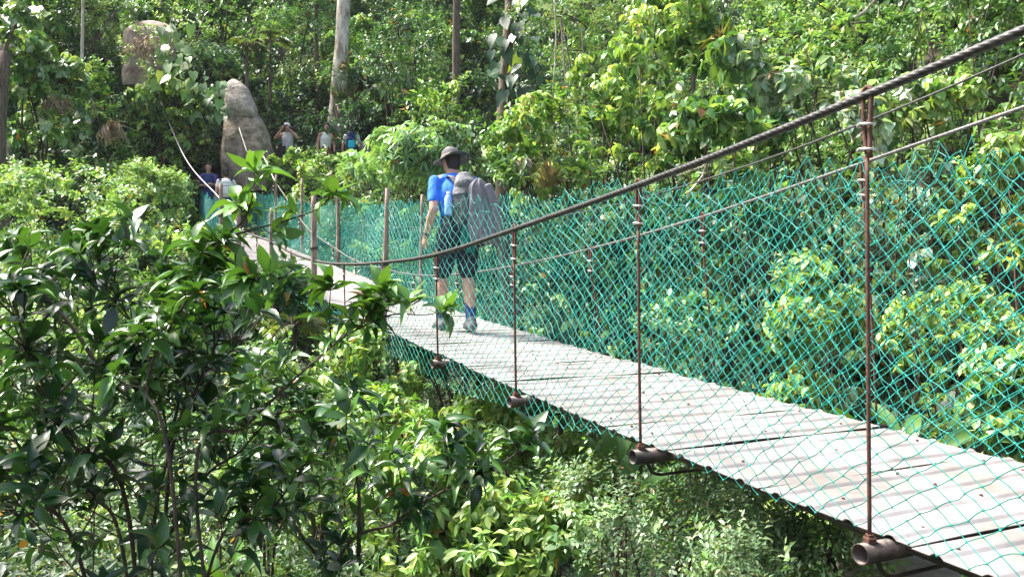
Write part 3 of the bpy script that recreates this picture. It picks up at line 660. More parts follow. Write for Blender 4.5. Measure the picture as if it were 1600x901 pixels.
# far wooded slope
ptsB = scatter((-24, 9), (20.5, 36), 1.45, rs, lambda X, Y: vis(X, Y, 3))
thicket('forest_undergrowth', 'deep green mixed undergrowth filling the wooded slope behind the far bank', 'undergrowth', ptsB,
        lambda x, y, z, r: pick(r, {'midgreen': 4, 'bluegreen': 4, 'dark': 3, 'broad': 2, 'pale': 1.5, 'feather': 1.5, 'drygrass': .35 if x < -4 else .1}), 22, rx=(.9, 1.6), rz=(.7, 1.6), n=92, lift=.4, hollow=True, carpet=48, carp_sp=('midgreen', 'bluegreen'), carp_ls=1.6)
# right slope
ptsC = scatter((1, 24), (7.5, 24), 1.2, rs, lambda X, Y: vis(X, Y, 2.5) & (Y > 17.5 - X * .95) & (Y < 33 - X * .9))
thicket('hillside_foliage', 'tangled green foliage over the steep hillside right of the bridge', 'hillside foliage', ptsC,
        lambda x, y, z, r: pick(r, {'midgreen': 4, 'broad': 3, 'yellowgreen': 2.2, 'dark': 3, 'feather': 1.5, 'greyleaf': .6, 'pale': .7, 'drygrass': .12}), 23, rx=(.7, 1.2), rz=(.5, 1.1), n=80, lift=.3, hollow=True, carpet=42, carp_sp=('midgreen', 'broad'))
# gorge floor
ptsD = scatter((-8, 14), (2.4, 19), .95, rs, lambda X, Y: vis(X, Y, 1.2) & (Y < 17.5 - X * .85) & (X > -6.5) & ((Y > 4.4) | (X > .3)) & (Y > 3.4 - X * .2))
thicket('gorge_undergrowth', 'dark low plants covering the bottom of the gorge under the bridge', 'ground cover', ptsD,
        lambda x, y, z, r: pick(r, {'dark': 3, 'midgreen': 3, 'feather': 3, 'bluegreen': 1, 'pale': 1.5}), 24, rx=(.5, .8), rz=(.3, .6), n=46, lift=.15, carpet=30, carp_sp=('dark', 'midgreen'), carp_ls=.95, bright=.85, lsc=.75)

# ------------------------------------------------------------------ individual plants
def plant(name, label, cat, px, py, Y, rx, rz, n, sp, seed, group=None, **kw):
    c = at(px, py, Y); base = (c[0] + kw.pop('dx', 0), Y + kw.pop('dy', 0), 0); base = (base[0], base[1], g1(base[0], base[1]))
    return shrub(name, label, cat, base, c, rx, rz, n, sp, seed, group, **kw)
GB = 'leafy bushes on the slopes'
TABLE = [
 # right hillside above the net
 ('broadleaf_tree', 'tall yellow green tree standing upright on the hillside right of the dark hollow', 'tree', 1010, 150, 14, 1.25, 1.9, 210, ('yellowgreen', 'broad'), {'stem': .05}),
 ('broadleaf_tree', 'small yellow green tree with drooping leaves just right of the dark hollow', 'tree', 880, 215, 13, .95, .95, 120, ('yellowgreen', 'midgreen'), {'stem': .04}),
 ('broadleaf_tree', 'tree with pale grey backed leaves growing left of the nearest hanger top', 'tree', 1200, 130, 12.8, 1.15, .95, 120, ('greyleaf', 'broad'), {'stem': .045}),
 ('leafy_shrub', 'whitish leaved shrub seen right of the nearest hanger, between the upper cables', 'shrub', 1395, 180, 11, .62, .45, 60, ('greyleaf', 'greyleaf'), {}),
 ('leafy_shrub', 'bright lime green shrub between the two upper cables near the right edge', 'shrub', 1480, 175, 10.6, .62, .3, 60, ('yellowgreen', 'pale'), {}),
 ('broadleaf_tree', 'light green small leaved tree high on the hillside above the thick cable', 'tree', 1330, 55, 13.8, 1.6, .9, 190, ('pale', 'midgreen'), {'stem': .05}),
 ('broadleaf_tree', 'mid green tree in the top right corner above the thick cable', 'tree', 1540, 60, 12, 1.3, .8, 150, ('midgreen', 'feather'), {'stem': .05}),
 ('leafy_shrub', 'dark broad leaved shrub under the thick cable left of the nearest hanger', 'shrub', 1130, 240, 12, .95, .55, 90, ('broad', 'dark'), {}),
 ('broadleaf_tree', 'feathery light green tree at the top edge right of the centre', 'tree', 940, 40, 16.5, 1.7, 1.2, 190, ('feather', 'midgreen'), {'stem': .06}),
 ('leafy_shrub', 'bright shrub at the right edge just above the green net', 'shrub', 1570, 262, 9.4, .6, .38, 60, ('yellowgreen', 'midgreen'), {}),
 ('broadleaf_tree', 'slim dark tree with light outer leaves left of the dark hollow', 'tree', 735, 200, 18, 1.0, 1.3, 120, ('midgreen', 'yellowgreen'), {'stem': .04}),
 ('leafy_shrub', 'low dense shrub on the slope directly right of the hiker', 'shrub', 850, 290, 12.6, .7, .35, 60, ('midgreen', 'yellowgreen'), {}),
 # centre
 ('star_leaf_shrub', 'pale shrub with star shaped leaf clusters standing left of the hiker', 'shrub', 628, 245, 14, .95, .6, 95, ('star', 'star'), {'stem': .03}),
 ('star_leaf_shrub', 'low star leaved shrub under the pale trunked tree, beyond the net', 'shrub', 560, 285, 15.5, .8, .3, 60, ('star', 'pale'), {}),
 ('broadleaf_tree', 'dark small leaved tree right of the pale trunk', 'tree', 625, 110, 23, 1.5, 1.7, 150, ('midgreen', 'bluegreen'), {'stem': .06}),
 ('broadleaf_tree', 'blue green fine leaved tree left of the pale trunk', 'tree', 470, 90, 27, 1.9, 2.2, 190, ('bluegreen', 'midgreen'), {'stem': .07}),
 ('broadleaf_tree', 'leafy tree at the top edge left of the pale trunk, over the rock', 'tree', 350, 40, 26, 2.2, 1.3, 190, ('midgreen', 'pale'), {'stem': .07}),
 ('leafy_shrub', 'broad leaved lime shrub where the left stay rope ends', 'shrub', 270, 165, 22.4, 1.0, .7, 80, ('yellowgreen', 'broad'), {}),
 ('leafy_shrub', 'low lime green shrub below the person taking a photo', 'shrub', 470, 283, 19, .9, .3, 60, ('yellowgreen', 'lance'), {}),
 ('leafy_shrub', 'low green shrub in front of the pale trunk below the standing walkers', 'shrub', 525, 272, 21, .9, .3, 60, ('yellowgreen', 'midgreen'), {}),
 ('leafy_shrub', 'leafy bush left of the rock above the couple on the bridge', 'shrub', 318, 185, 22.6, .7, .7, 60, ('midgreen', 'pale'), {}),
 ('leafy_shrub', 'green bush growing at the foot of the upright boulder', 'shrub', 398, 268, 22.2, .55, .22, 60, ('yellowgreen', 'midgreen'), {}),
 ('leafy_shrub', 'small bush hiding the legs of the woman with the camera', 'shrub', 462, 252, 22.8, .6, .2, 60, ('yellowgreen', 'midgreen'), {}),
 # left slope
 ('leafy_shrub', 'pale green bush at the far left edge, halfway up', 'shrub', 45, 315, 14, .95, .55, 100, ('pale', 'yellowgreen'), {}),
 ('leafy_shrub', 'round pale green bush on the left slope below the hanging dry roots', 'shrub', 165, 300, 15.5, 1.15, .65, 120, ('pale', 'feather'), {}),
 ('leafy_shrub', 'pale green bush beside the far bridge end, left of the net', 'shrub', 262, 325, 15.5, .75, .6, 100, ('pale', 'pale'), {}),
 ('leafy_shrub', 'greyish green bush just behind the dark foreground shrub at left', 'shrub', 225, 395, 12.8, 1.0, .55, 110, ('pale', 'midgreen'), {}),
 ('broadleaf_tree', 'leafy tree near the left edge with white and green leaves', 'tree', 62, 135, 18.5, 1.2, .9, 110, ('broad', 'greyleaf'), {'stem': .06}),
 ('broadleaf_tree', 'dark tree in the top left corner', 'tree', 40, 30, 22, 1.6, 1.0, 120, ('dark', 'broad'), {'stem': .07}),
 ('broadleaf_tree', 'fine leaved tree at the top left between corner and dry vines', 'tree', 140, 40, 23, 1.3, 1.1, 120, ('feather', 'midgreen'), {'stem': .05}),
 ('leafy_shrub', 'mid green bush in the middle of the upper left slope', 'shrub', 125, 150, 19.5, 1.0, .8, 90, ('midgreen', 'pale'), {}),
 # behind the net
 ('leafy_shrub', 'sunlit yellow green bush seen through the net right of the nearest rod', 'shrub', 1480, 520, 8.2, .8, .48, 120, ('yellowgreen', 'pale'), {}),
 ('leafy_shrub', 'sunlit pale bush seen through the net left of the nearest rod', 'shrub', 1265, 500, 9.2, .62, .5, 95, ('yellowgreen', 'pale'), {}),
 ('leafy_shrub', 'mid green bush low behind the net above the middle of the deck', 'shrub', 1090, 545, 10.5, .75, .4, 80, ('midgreen', 'feather'), {}),
 ('leafy_shrub', 'dark bush behind the net just right of the hiker', 'shrub', 880, 440, 13.5, 1.1, .8, 100, ('dark', 'midgreen'), {}),
 ('leafy_shrub', 'green bush behind the net at the right edge, low beside the deck', 'shrub', 1570, 640, 7, .55, .42, 80, ('broad', 'yellowgreen'), {}),
 ('leafy_shrub', 'dark green bush behind the net between the first two hangers', 'shrub', 1120, 380, 12.5, 1.1, .55, 90, ('dark', 'midgreen'), {}),
 # below the bridge
 ('leafy_shrub', 'lime green bush right under the hiker, against the bridge edge', 'shrub', 560, 590, 7.4, .5, .34, 95, ('yellowgreen', 'pale'), {}),
 ('leafy_shrub', 'dark leaved bush under the far half of the bridge', 'shrub', 395, 500, 9.5, .75, .5, 110, ('dark', 'midgreen'), {}),
 ('leafy_shrub', 'yellow green bush below the third hanger', 'shrub', 770, 655, 7.0, .55, .32, 95, ('yellowgreen', 'pale'), {}),
 ('leafy_shrub', 'bright drooping leaved bush at the bottom edge left of the centre', 'shrub', 690, 810, 5.2, .52, .36, 100, ('yellowgreen', 'lance'), {}),
 ('leafy_shrub', 'bright green bush at the bottom just left of the pale stump', 'shrub', 800, 850, 5.0, .4, .26, 60, ('yellowgreen', 'broad'), {}),
 ('leafy_shrub', 'mid green bush in the centre below the bridge', 'shrub', 850, 725, 6.2, .5, .3, 85, ('pale', 'yellowgreen'), {}),
 ('leafy_shrub', 'lance leaved bush left of the centre below the bridge', 'shrub', 620, 690, 6.2, .5, .35, 80, ('lance', 'yellowgreen'), {}),
 ('leafy_shrub', 'fine leaved grey green bush below the second hanger', 'shrub', 1010, 810, 4.6, .42, .26, 90, ('feather', 'pale'), {}),
 ('leafy_shrub', 'fine leaved low bush at the bottom under the second deck tube', 'shrub', 1130, 850, 4.1, .42, .24, 90, ('feather', 'feather'), {}),
 ('leafy_shrub', 'fine leaved bush at the bottom edge left of the nearest deck tube', 'shrub', 1262, 872, 3.65, .34, .2, 80, ('feather', 'pale'), {}),
 ('leafy_shrub', 'broad leaved bush seen behind the foreground branch, left of the centre', 'shrub', 470, 610, 7.6, .65, .4, 90, ('midgreen', 'yellowgreen'), {}),
 ('leafy_shrub', 'shaded bush low in the gorge behind the foreground shrub', 'shrub', 420, 740, 5.6, .6, .42, 90, ('midgreen', 'feather'), {}),
 ('leafy_shrub', 'pale sunny bush glimpsed through the dark foreground shrub', 'shrub', 90, 560, 6.8, .8, .5, 100, ('pale', 'yellowgreen'), {}),
 ('leafy_shrub', 'low feathery bush at the bottom edge under the foreground branches', 'shrub', 330, 840, 4.6, .55, .3, 90, ('feather', 'yellowgreen'), {}),
]
for i, (nm, lb, ct, px, py, Y, rx, rz, n, sp, kw) in enumerate(TABLE):
    near = Y < 9
    plant(nm, lb, ct, px, py, Y, rx, rz, int(n * (1.35 if near else 1.1)), sp, 500 + i, group=None, bright=(1.2 if near else 1.25), leafscale=((.55 if Y < 4.7 else .78) if near else 1.3), scale=(.7 if near else 1.0), **kw)

# trees with visible trunks
def trunk_tree(name, label, px0, py0, px1, py1, Y, rad, crown, seed, barkm='bark', n=160, sp=('midgreen', 'dark'), Y1=None, cr=(2.2, 1.6)):
    b = at(px0, py0, Y); b[2] = g1(b[0], b[1]); t = at(px1, py1, Y1 or Y)
    c = t + np.array([0, 0, crown])
    return shrub(name, label, 'tree', b, c, cr[0], cr[1], n, sp, seed, stem=rad, trunk=t + np.array([0, 0, crown * .8]), barkm=barkm, bright=.95, zmin=-.6)
pale = trunk_tree('pale_trunk_tree', 'tall tree with a thick pale mottled trunk behind the walkers on the far bank', 522, 250, 543, -10, 25.6, .22, 3.2, 901, 'pale_bark', n=220, cr=(3.2, 2.0))
trunk_tree('brown_trunk_tree', 'tree with a straight reddish brown trunk at the top, above the hiker', 712, 300, 714, -10, 25, .13, 2.6, 902, n=150)
trunk_tree('slender_tree', 'slender dark trunked tree just left of the pale trunk', 500, 200, 497, -10, 26.5, .07, 2.6, 903, n=120)
trunk_tree('slender_tree', 'thin pale trunked tree in the top left corner', 37, 120, 39, -10, 19, .055, 2.0, 904, 'pale_bark', n=100, sp=('dark', 'broad'))
trunk_tree('brown_trunk_tree', 'short thick brown trunk at the left edge above the pale bushes', 12, 300, 6, 120, 16.6, .17, .6, 905, n=90, sp=('broad', 'midgreen'), cr=(.9, .7))
trunk_tree('slender_tree', 'tree with a crooked bare stem at the upper left', 108, 130, 130, 10, 21, .04, 1.8, 906, 'pale_bark', n=80)
trunk_tree('brown_trunk_tree', 'shaded tree whose dark trunk carries large climbing leaves at the top centre', 812, 330, 806, -10, 17.5, .15, 1.9, 907, n=150, sp=('dark', 'midgreen'), cr=(1.7, 1.1))

# epiphytes on the pale trunk
r = np.random.default_rng(31)
for (px, py, s_, lb) in ((541, 105, .7, 'yellow tufted plant growing on the pale trunk, upper of two'), (537, 160, 1.1, 'long dry yellow tuft hanging on the pale trunk, lower of two'), (1128, 70, .9, 'yellow green rosette perched in the foliage above the thick cable'), (862, 285, .8, 'yellow grassy tuft beside the hiker, low behind the net')):
    Y = 25.25 if px < 600 else (13 if px > 1000 else 12.2)
    c = at(px, py, Y); L = Leaves(); k = 26
    add_clumps(L, 'tuft', c + r.normal(0, .07 * s_, (k // 3, 3)), r.normal(0, .5, (k // 3, 3)) + [0, -.5, .6], r, s_, s_ * .8, bright=1.1, bias=.2, cull=False)
    if px == 537: add_clumps(L, 'drygrass', c + r.normal(0, .14, (16, 3)) * [1, .3, 1.5], np.tile([0, 0, 1.0], (16, 1)), r, 1, 1.0, bright=1.2, bias=.2, cull=False)
    o = L.build('bromeliad', M['dry']); tag(o, lb, 'epiphyte')
# dry vine masses and hanging roots
for (px, py, Y, rx, rz, n, ls, lb) in ((238, 84, 22.0, .75, .5, 70, .42, 'mass of dry brown vines draped at the upper left'), (182, 212, 18.3, .2, .22, 12, .9, 'bunch of dry pale roots hanging on the left slope'), (105, 165, 18.1, .3, .2, 12, .7, 'brown dry fern fronds hanging on the upper left slope'),
                                       (805, 262, 12.4, .18, .12, 7, .5, 'few dry stalks low on the slope right of the hiker')):
    c = at(px, py, Y); P, out, _ = crown_points(c, rx, rx * .6, rz, n, r); L = Leaves()
    add_clumps(L, 'drygrass', P - [0, .3, 0], np.tile([0, 0, 1.0], (n, 1)) + r.normal(0, .8, (n, 3)), r, 1, ls, bright=1.35, bias=.3)
    o = L.build('dry_vines', M['dry']); tag(o, lb, 'dry plants')

L = Leaves(); c = at(236, 82, 21.9); add_clumps(L, 'pale', c + r.normal(0, 1, (60, 3)) * [.66, .12, .5], r.normal(0, .4, (60, 3)) + [0, -1, .3], r, 1.1, 1.3)
tag(L.build('creeper', M['leaf']), 'sparse green creeper hanging over the bare earth bank', 'creeper')
# big single leaves ------------------------------------------------
def paddle(L_, W_, r, arch=.35, cup=.12, seg=9):
    """long blade (banana kind): verts along x, petiole first"""
    V = []; F = []
    for i in range(seg + 1):
        u = i / seg; wv = W_ * (math.sin(math.pi * min(1, (u * .96 + .02)) ** .8) ** .7) * (1 if u < .98 else .2); x = L_ * u * (1 - arch * .3 * u); z = -arch * L_ * u * u
        rip = .0 if i % 2 else .02 * L_ * r.uniform(0, 1)
        for v, s_ in ((-1, 1), (-.5, 1), (0, 0), (.5, 1), (1, 1)):
            V.append((x, v * wv, z + cup * abs(v) * wv * 2 - rip * abs(v)))
    for i in range(seg):
        for j in range(4): F.append((i * 5 + j, i * 5 + j + 1, (i + 1) * 5 + j + 1, (i + 1) * 5 + j))
    return np.array(V), F
def leafy(name, label, cat, base, leaves, m='leaf', group=None):
    """leaves: list of dicts(dir az, el, stalk length, L, W, col); each blade and stalk goes into the parts 'blade' and 'stalk'"""
    root = empty(name, tuple(base), 0, label, cat, group); VV = []; FF = []; CC = []; n = 0; mb = MB(); r = np.random.default_rng(int(abs(base[0] * 100)) + 3)
    for q in leaves:
        az, el = q['az'], q['el']; d = np.array([math.cos(az) * math.cos(el), math.sin(az) * math.cos(el), math.sin(el)])
        o0 = np.array(q.get('o', (0, 0, 0)), float); tip = o0 + d * q['stalk']; mb.tube(spline([o0, o0 * .5 + tip * .5 + [0, 0, .04], tip], 5), [.014, .012, .01, .009, .007], 5)
        V, F = paddle(q['L'], q['W'], r, q.get('arch', .3))
        e2 = el + q.get('de', -.3); x = np.array([math.cos(az) * math.cos(e2), math.sin(az) * math.cos(e2), math.sin(e2)]); y = nrmz(np.cross(UP, x)); z = np.cross(x, y)
        ro = q.get('roll', 0); y, z = y * math.cos(ro) + z * math.sin(ro), z * math.cos(ro) - y * math.sin(ro)
        W_ = tip + V[:, :1] * x + V[:, 1:2] * y + V[:, 2:3] * z; VV.append(W_); FF += [tuple(i + n for i in f) for f in F]; n += len(V); CC.append(np.tile(q['col'], (len(V), 1)) * r.uniform(.92, 1.08))
    me = np_mesh('blade', np.vstack(VV), np.concatenate([np.array(f) for f in FF]), np.full(len(FF), 4), np.vstack(CC)); link('blade', me, M[m], root)
    mb.build('stalk', M['twig'] if cat != 'palm' else M['bark'], root)
    return root
r = np.random.default_rng(8)
def helic(px, py, Y, n, L_, label, name='paddle_leaf_plant', col=(.07, .17, .03), face=0, spread=.9, cat='plant', **kw):
    c = at(px, py, Y); lv = []
    for i in range(n):
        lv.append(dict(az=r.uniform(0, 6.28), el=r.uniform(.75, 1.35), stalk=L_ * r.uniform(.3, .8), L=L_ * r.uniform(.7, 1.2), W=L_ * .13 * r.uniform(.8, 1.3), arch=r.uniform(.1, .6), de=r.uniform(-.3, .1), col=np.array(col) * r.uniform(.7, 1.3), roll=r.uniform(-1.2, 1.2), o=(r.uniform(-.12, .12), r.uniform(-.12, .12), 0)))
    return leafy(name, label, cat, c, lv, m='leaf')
helic(965, 790, 7.2, 12, .55, 'clump of upright paddle shaped leaves under the bridge near the second deck tube')
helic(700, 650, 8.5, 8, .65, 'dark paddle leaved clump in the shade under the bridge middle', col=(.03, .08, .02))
helic(370, 560, 9.0, 7, .75, 'banana like clump with long blades behind the foreground branches', col=(.05, .12, .03))
helic(350, 930, 3.7, 12, .17, 'light green broad leaved plant at the bottom edge under the foreground shrub', col=(.09, .2, .04))
helic(1400, 740, 7.0, 7, .5, 'paddle leaved clump behind the net beside the near deck', col=(.06, .14, .03))
# heart-leaved climbers
def climber(label, px, py, Y, w_, h_, n, size, col, seed):
    r_ = np.random.default_rng(seed); c = at(px, py, Y); L = Leaves()
    P = c + np.stack([r_.uniform(-w_, w_, n), r_.uniform(-.35, .1, n), r_.uniform(-h_, h_, n)], 1)
    d = np.stack([r_.normal(0, .45, n), r_.uniform(-.7, -.1, n), r_.uniform(-1.2, -.3, n)], 1); nn = np.stack([r_.normal(0, .3, n), r_.uniform(-1, -.4, n), r_.uniform(.3, 1, n)], 1)
    sz = size * r_.uniform(.6, 1.2, n); cc = np.array(col) * r_.uniform(.6, 1.5, (n, 1)); cc[r_.random(n) < .12] = (.22, .3, .07)
    L.add(P, d, nn, sz, np.full(n, .36), cc, 'heart'); o = L.build('climbing_plant', M['leaf']); tag(o, label, 'climber'); return o
climber('large hanging heart shaped leaves on the dark trunk at the top centre', 808, 75, 17.2, .55, 1.1, 46, .36, (.025, .07, .03), 1)
climber('large pale heart shaped leaves beside the dry vine mass at the upper left', 277, 85, 21.2, .5, .75, 34, .34, (.10, .19, .05), 2)
climber('large dark drooping leaves in the top left corner', 45, 50, 18.6, .6, .6, 26, .45, (.05, .11, .04), 3)
climber('drooping broad leaves above the couple, left of the rock', 322, 150, 22, .55, .6, 36, .3, (.08, .17, .05), 4)
# palms: rachis with leaflets
def palm(label, px, py, Y, nf, Lf, seed, col=(.09, .17, .04), stalk=.5, cat='palm', spread=1.0, base=None):
    r_ = np.random.default_rng(seed); c = at(px, py, Y); gb = np.array([c[0], c[1], g1(c[0], c[1])]) if base is None else base
    root = empty('palm', tuple(gb), 0, label, 'palm'); L = Leaves(); mb = MB()
    for i in range(nf):
        az = i * 2.4 + r_.uniform(-.3, .3); el = r_.uniform(.25, 1.1); d = np.array([math.cos(az) * math.cos(el), math.sin(az) * math.cos(el), math.sin(el)]) * spread
        u = np.linspace(0, 1, 12)[:, None]; ps = c + d * Lf * u - UP * Lf * .55 * u ** 2.2; mb.tube(ps, np.linspace(.018, .005, 12), 4)
        k = 22; uu = np.linspace(.2, 1, k)[:, None]; pp = c + d * Lf * uu - UP * Lf * .55 * uu ** 2.2; tn = nrmz(d * Lf - UP * Lf * 1.2 * uu ** 1.2); sd_ = nrmz(np.cross(tn, UP))
        for s_ in (1, -1):
            n = k; sz = Lf * .38 * np.sin(np.pi * (.12 + .8 * uu[:, 0])) * r_.uniform(.85, 1.1, n)
            L.add(pp, sd_ * s_ + tn * .7 - UP * .25, np.tile(UP, (n, 1)) + sd_ * s_ * .3, sz, np.full(n, .065), np.array(col) * r_.uniform(.75, 1.25, (n, 1)), 'lo')
    o = L.build('frond', M['leaf'], root); o.location = Vector(-gb)
    mb.tube(spline([gb - [0, 0, .1], gb * .5 + c * .5 + r_.normal(0, .05, 3), c], 8), np.linspace(.06, .04, 8), 8); o = mb.build('trunk', M['bark'], root); o.location = Vector(-gb)
palm('small palm with bright arching fronds above and right of the rock', 385, 72, 24.3, 9, .75, 41, (.16, .24, .06))
palm('palm with pale feathery fronds left of the pale trunk', 422, 66, 25, 9, .8, 42, (.13, .2, .09))
palm('dark palm at the right of the top centre hollow', 1085, 60, 17, 8, 1.2, 43, (.05, .12, .04))
palm('pale yellow fan of palm fronds in the shade under the bridge', 458, 512, 9.6, 7, .55, 44, (.2, .26, .07))

# thin dead sticks
for (a, b, rr, mm, lb) in (((at(1335, 28, 12.6), at(1374, -8, 12.4)), None, .03, 'pale_bark', 'pale bare stick leaning at the top right'), ((at(866, -8, 15), at(863, 150, 15)), None, .018, 'pale_bark', 'thin pale vine stem hanging straight down right of the climber'),
                           ((at(1078, 300, 11.8), at(1105, 245, 11.8)), None, .02, 'pale_bark', 'bare forked branch under the thick cable between the hangers')):
    mb = MB(); p0, p1 = a; mid = (p0 + p1) / 2 + r.normal(0, .05, 3); mb.tube(spline([p0, mid, p1], 14), rr * np.linspace(1, .6, 14), 6)
    for q in range(3):
        s0 = p0 + (p1 - p0) * r.uniform(.3, .9); mb.tube(spline([s0, s0 + r.normal(0, .12, 3), s0 + r.normal(0, .25, 3)], 5), [rr * .5, rr * .4, rr * .3, rr * .25, rr * .15], 4)
    o = mb.build('dead_branch', M[mm]); tag(o, lb, 'branch')
# stumps in the gorge
for (px, py, Y, h_, rr, lb) in ((945, 850, 5.6, .12, .026, 'pale broken stump among the plants at the bottom centre'), (1022, 880, 5.2, .08, .011, 'thin pale broken stem right of the pale stump'), (770, 615, 8.0, .14, .02, 'brown broken stem in the shade under the bridge')):
    c = at(px, py, Y); mb = MB(); k = 12; zs = np.linspace(-.12, h_, k); ps = np.stack([c[0] + .03 * np.sin(zs * 9), c[1] + 0 * zs, c[2] + zs], 1)
    mb.tube(ps, rr * (1.2 - .45 * np.linspace(0, 1, k) + .12 * np.sin(np.arange(k) * 2.1)), 10); mb.tube(spline([ps[-4], ps[-2] + [.03, 0, .02], ps[-1] + [.05, -.02, .1]], 5), [rr * .6, rr * .5, rr * .4, rr * .3, rr * .1], 6)
    o = mb.build('tree_stump', M['pale_bark']); tag(o, lb, 'stump')

# ------------------------------------------------------------------ rocks
def rock(name, label, prof, Y, m, seed, depth=.8, group=None, amp=.11, parent=None, cuts=16):
    """prof: list of (py, px_left, px_right) top to bottom -> irregular stone"""
    r_ = np.random.default_rng(seed); n = 28; rings = []; prof = np.array(prof, float); pys = np.linspace(prof[0, 0], prof[-1, 0], 22)
    for py in pys:
        l = np.interp(py, prof[:, 0], prof[:, 1]); q = np.interp(py, prof[:, 0], prof[:, 2]); a = at(l, py, Y); b = at(q, py, Y); c = (a + b) / 2; rx = (b[0] - a[0]) / 2
        an = np.linspace(0, 2 * np.pi, n, endpoint=False); ca, sa = np.cos(an), np.sin(an); sq = (np.abs(ca) ** 4 + np.abs(sa) ** 4) ** (-1 / 4)
        nz = 1 + amp * vnoise(ca * 2.2 + c[2] * 1.3, sa * 2.2 + c[2] * 1.9, seed) * 2 + .4 * amp * vnoise(ca * 7 + c[2] * 5, sa * 7 - c[2] * 5, seed + 1)
        rings.append(np.stack([c[0] + ca * sq * rx * nz, c[1] + sa * sq * rx * depth * nz, np.full(n, c[2])], 1))
    V = np.vstack(rings); cc = V.mean(0)
    for q in range(cuts):
        nv = nrmz(r_.normal(size=3) * [1, 1, .12]); dd = (V - cc) @ nv; lim = np.quantile(dd, r_.uniform(.94, .99)); V = V - np.outer(np.maximum(dd - lim, 0) * .9, nv)
    F = []
    for i in range(21):
        for j in range(n): F.append((i * n + j, (i + 1) * n + j, (i + 1) * n + (j + 1) % n, i * n + (j + 1) % n))
    F += [tuple(range(n - 1, -1, -1)), tuple(21 * n + j for j in range(n))]
    mb = MB(); mb.add(V, [f[::-1] for f in F]); o = mb.build(name, M[m], parent, smooth=False)
    if parent is None: tag(o, label, 'rock', group)
    else: o.location = -parent.location
    return o
rkb = at(388, 280, 23.3); rk = empty('rock', tuple(rkb), 0, 'tall upright brown boulder with a pointed top standing behind the couple', 'rock')
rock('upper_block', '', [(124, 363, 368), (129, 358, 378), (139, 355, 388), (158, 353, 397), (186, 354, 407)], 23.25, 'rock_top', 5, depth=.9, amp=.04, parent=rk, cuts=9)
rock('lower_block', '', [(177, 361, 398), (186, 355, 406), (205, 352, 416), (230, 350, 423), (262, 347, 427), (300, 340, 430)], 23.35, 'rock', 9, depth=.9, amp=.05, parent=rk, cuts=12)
rock('earth_bank', 'bare tan bank of earth showing between leaves at the upper left', [(34, 222, 245), (40, 208, 268), (50, 197, 280), (65, 190, 285), (90, 195, 270), (115, 190, 255), (135, 195, 245)], 22.9, 'earth', 15, depth=.5, amp=.2)
rock('rock', 'pale stone at the bottom edge under the nearest deck tube', [(878, 1372, 1440), (884, 1355, 1475), (900, 1335, 1500), (960, 1310, 1520)], 3.9, 'pale_rock', 8, amp=.12)
# low earth ledge stones at the path by the far bank: none shown

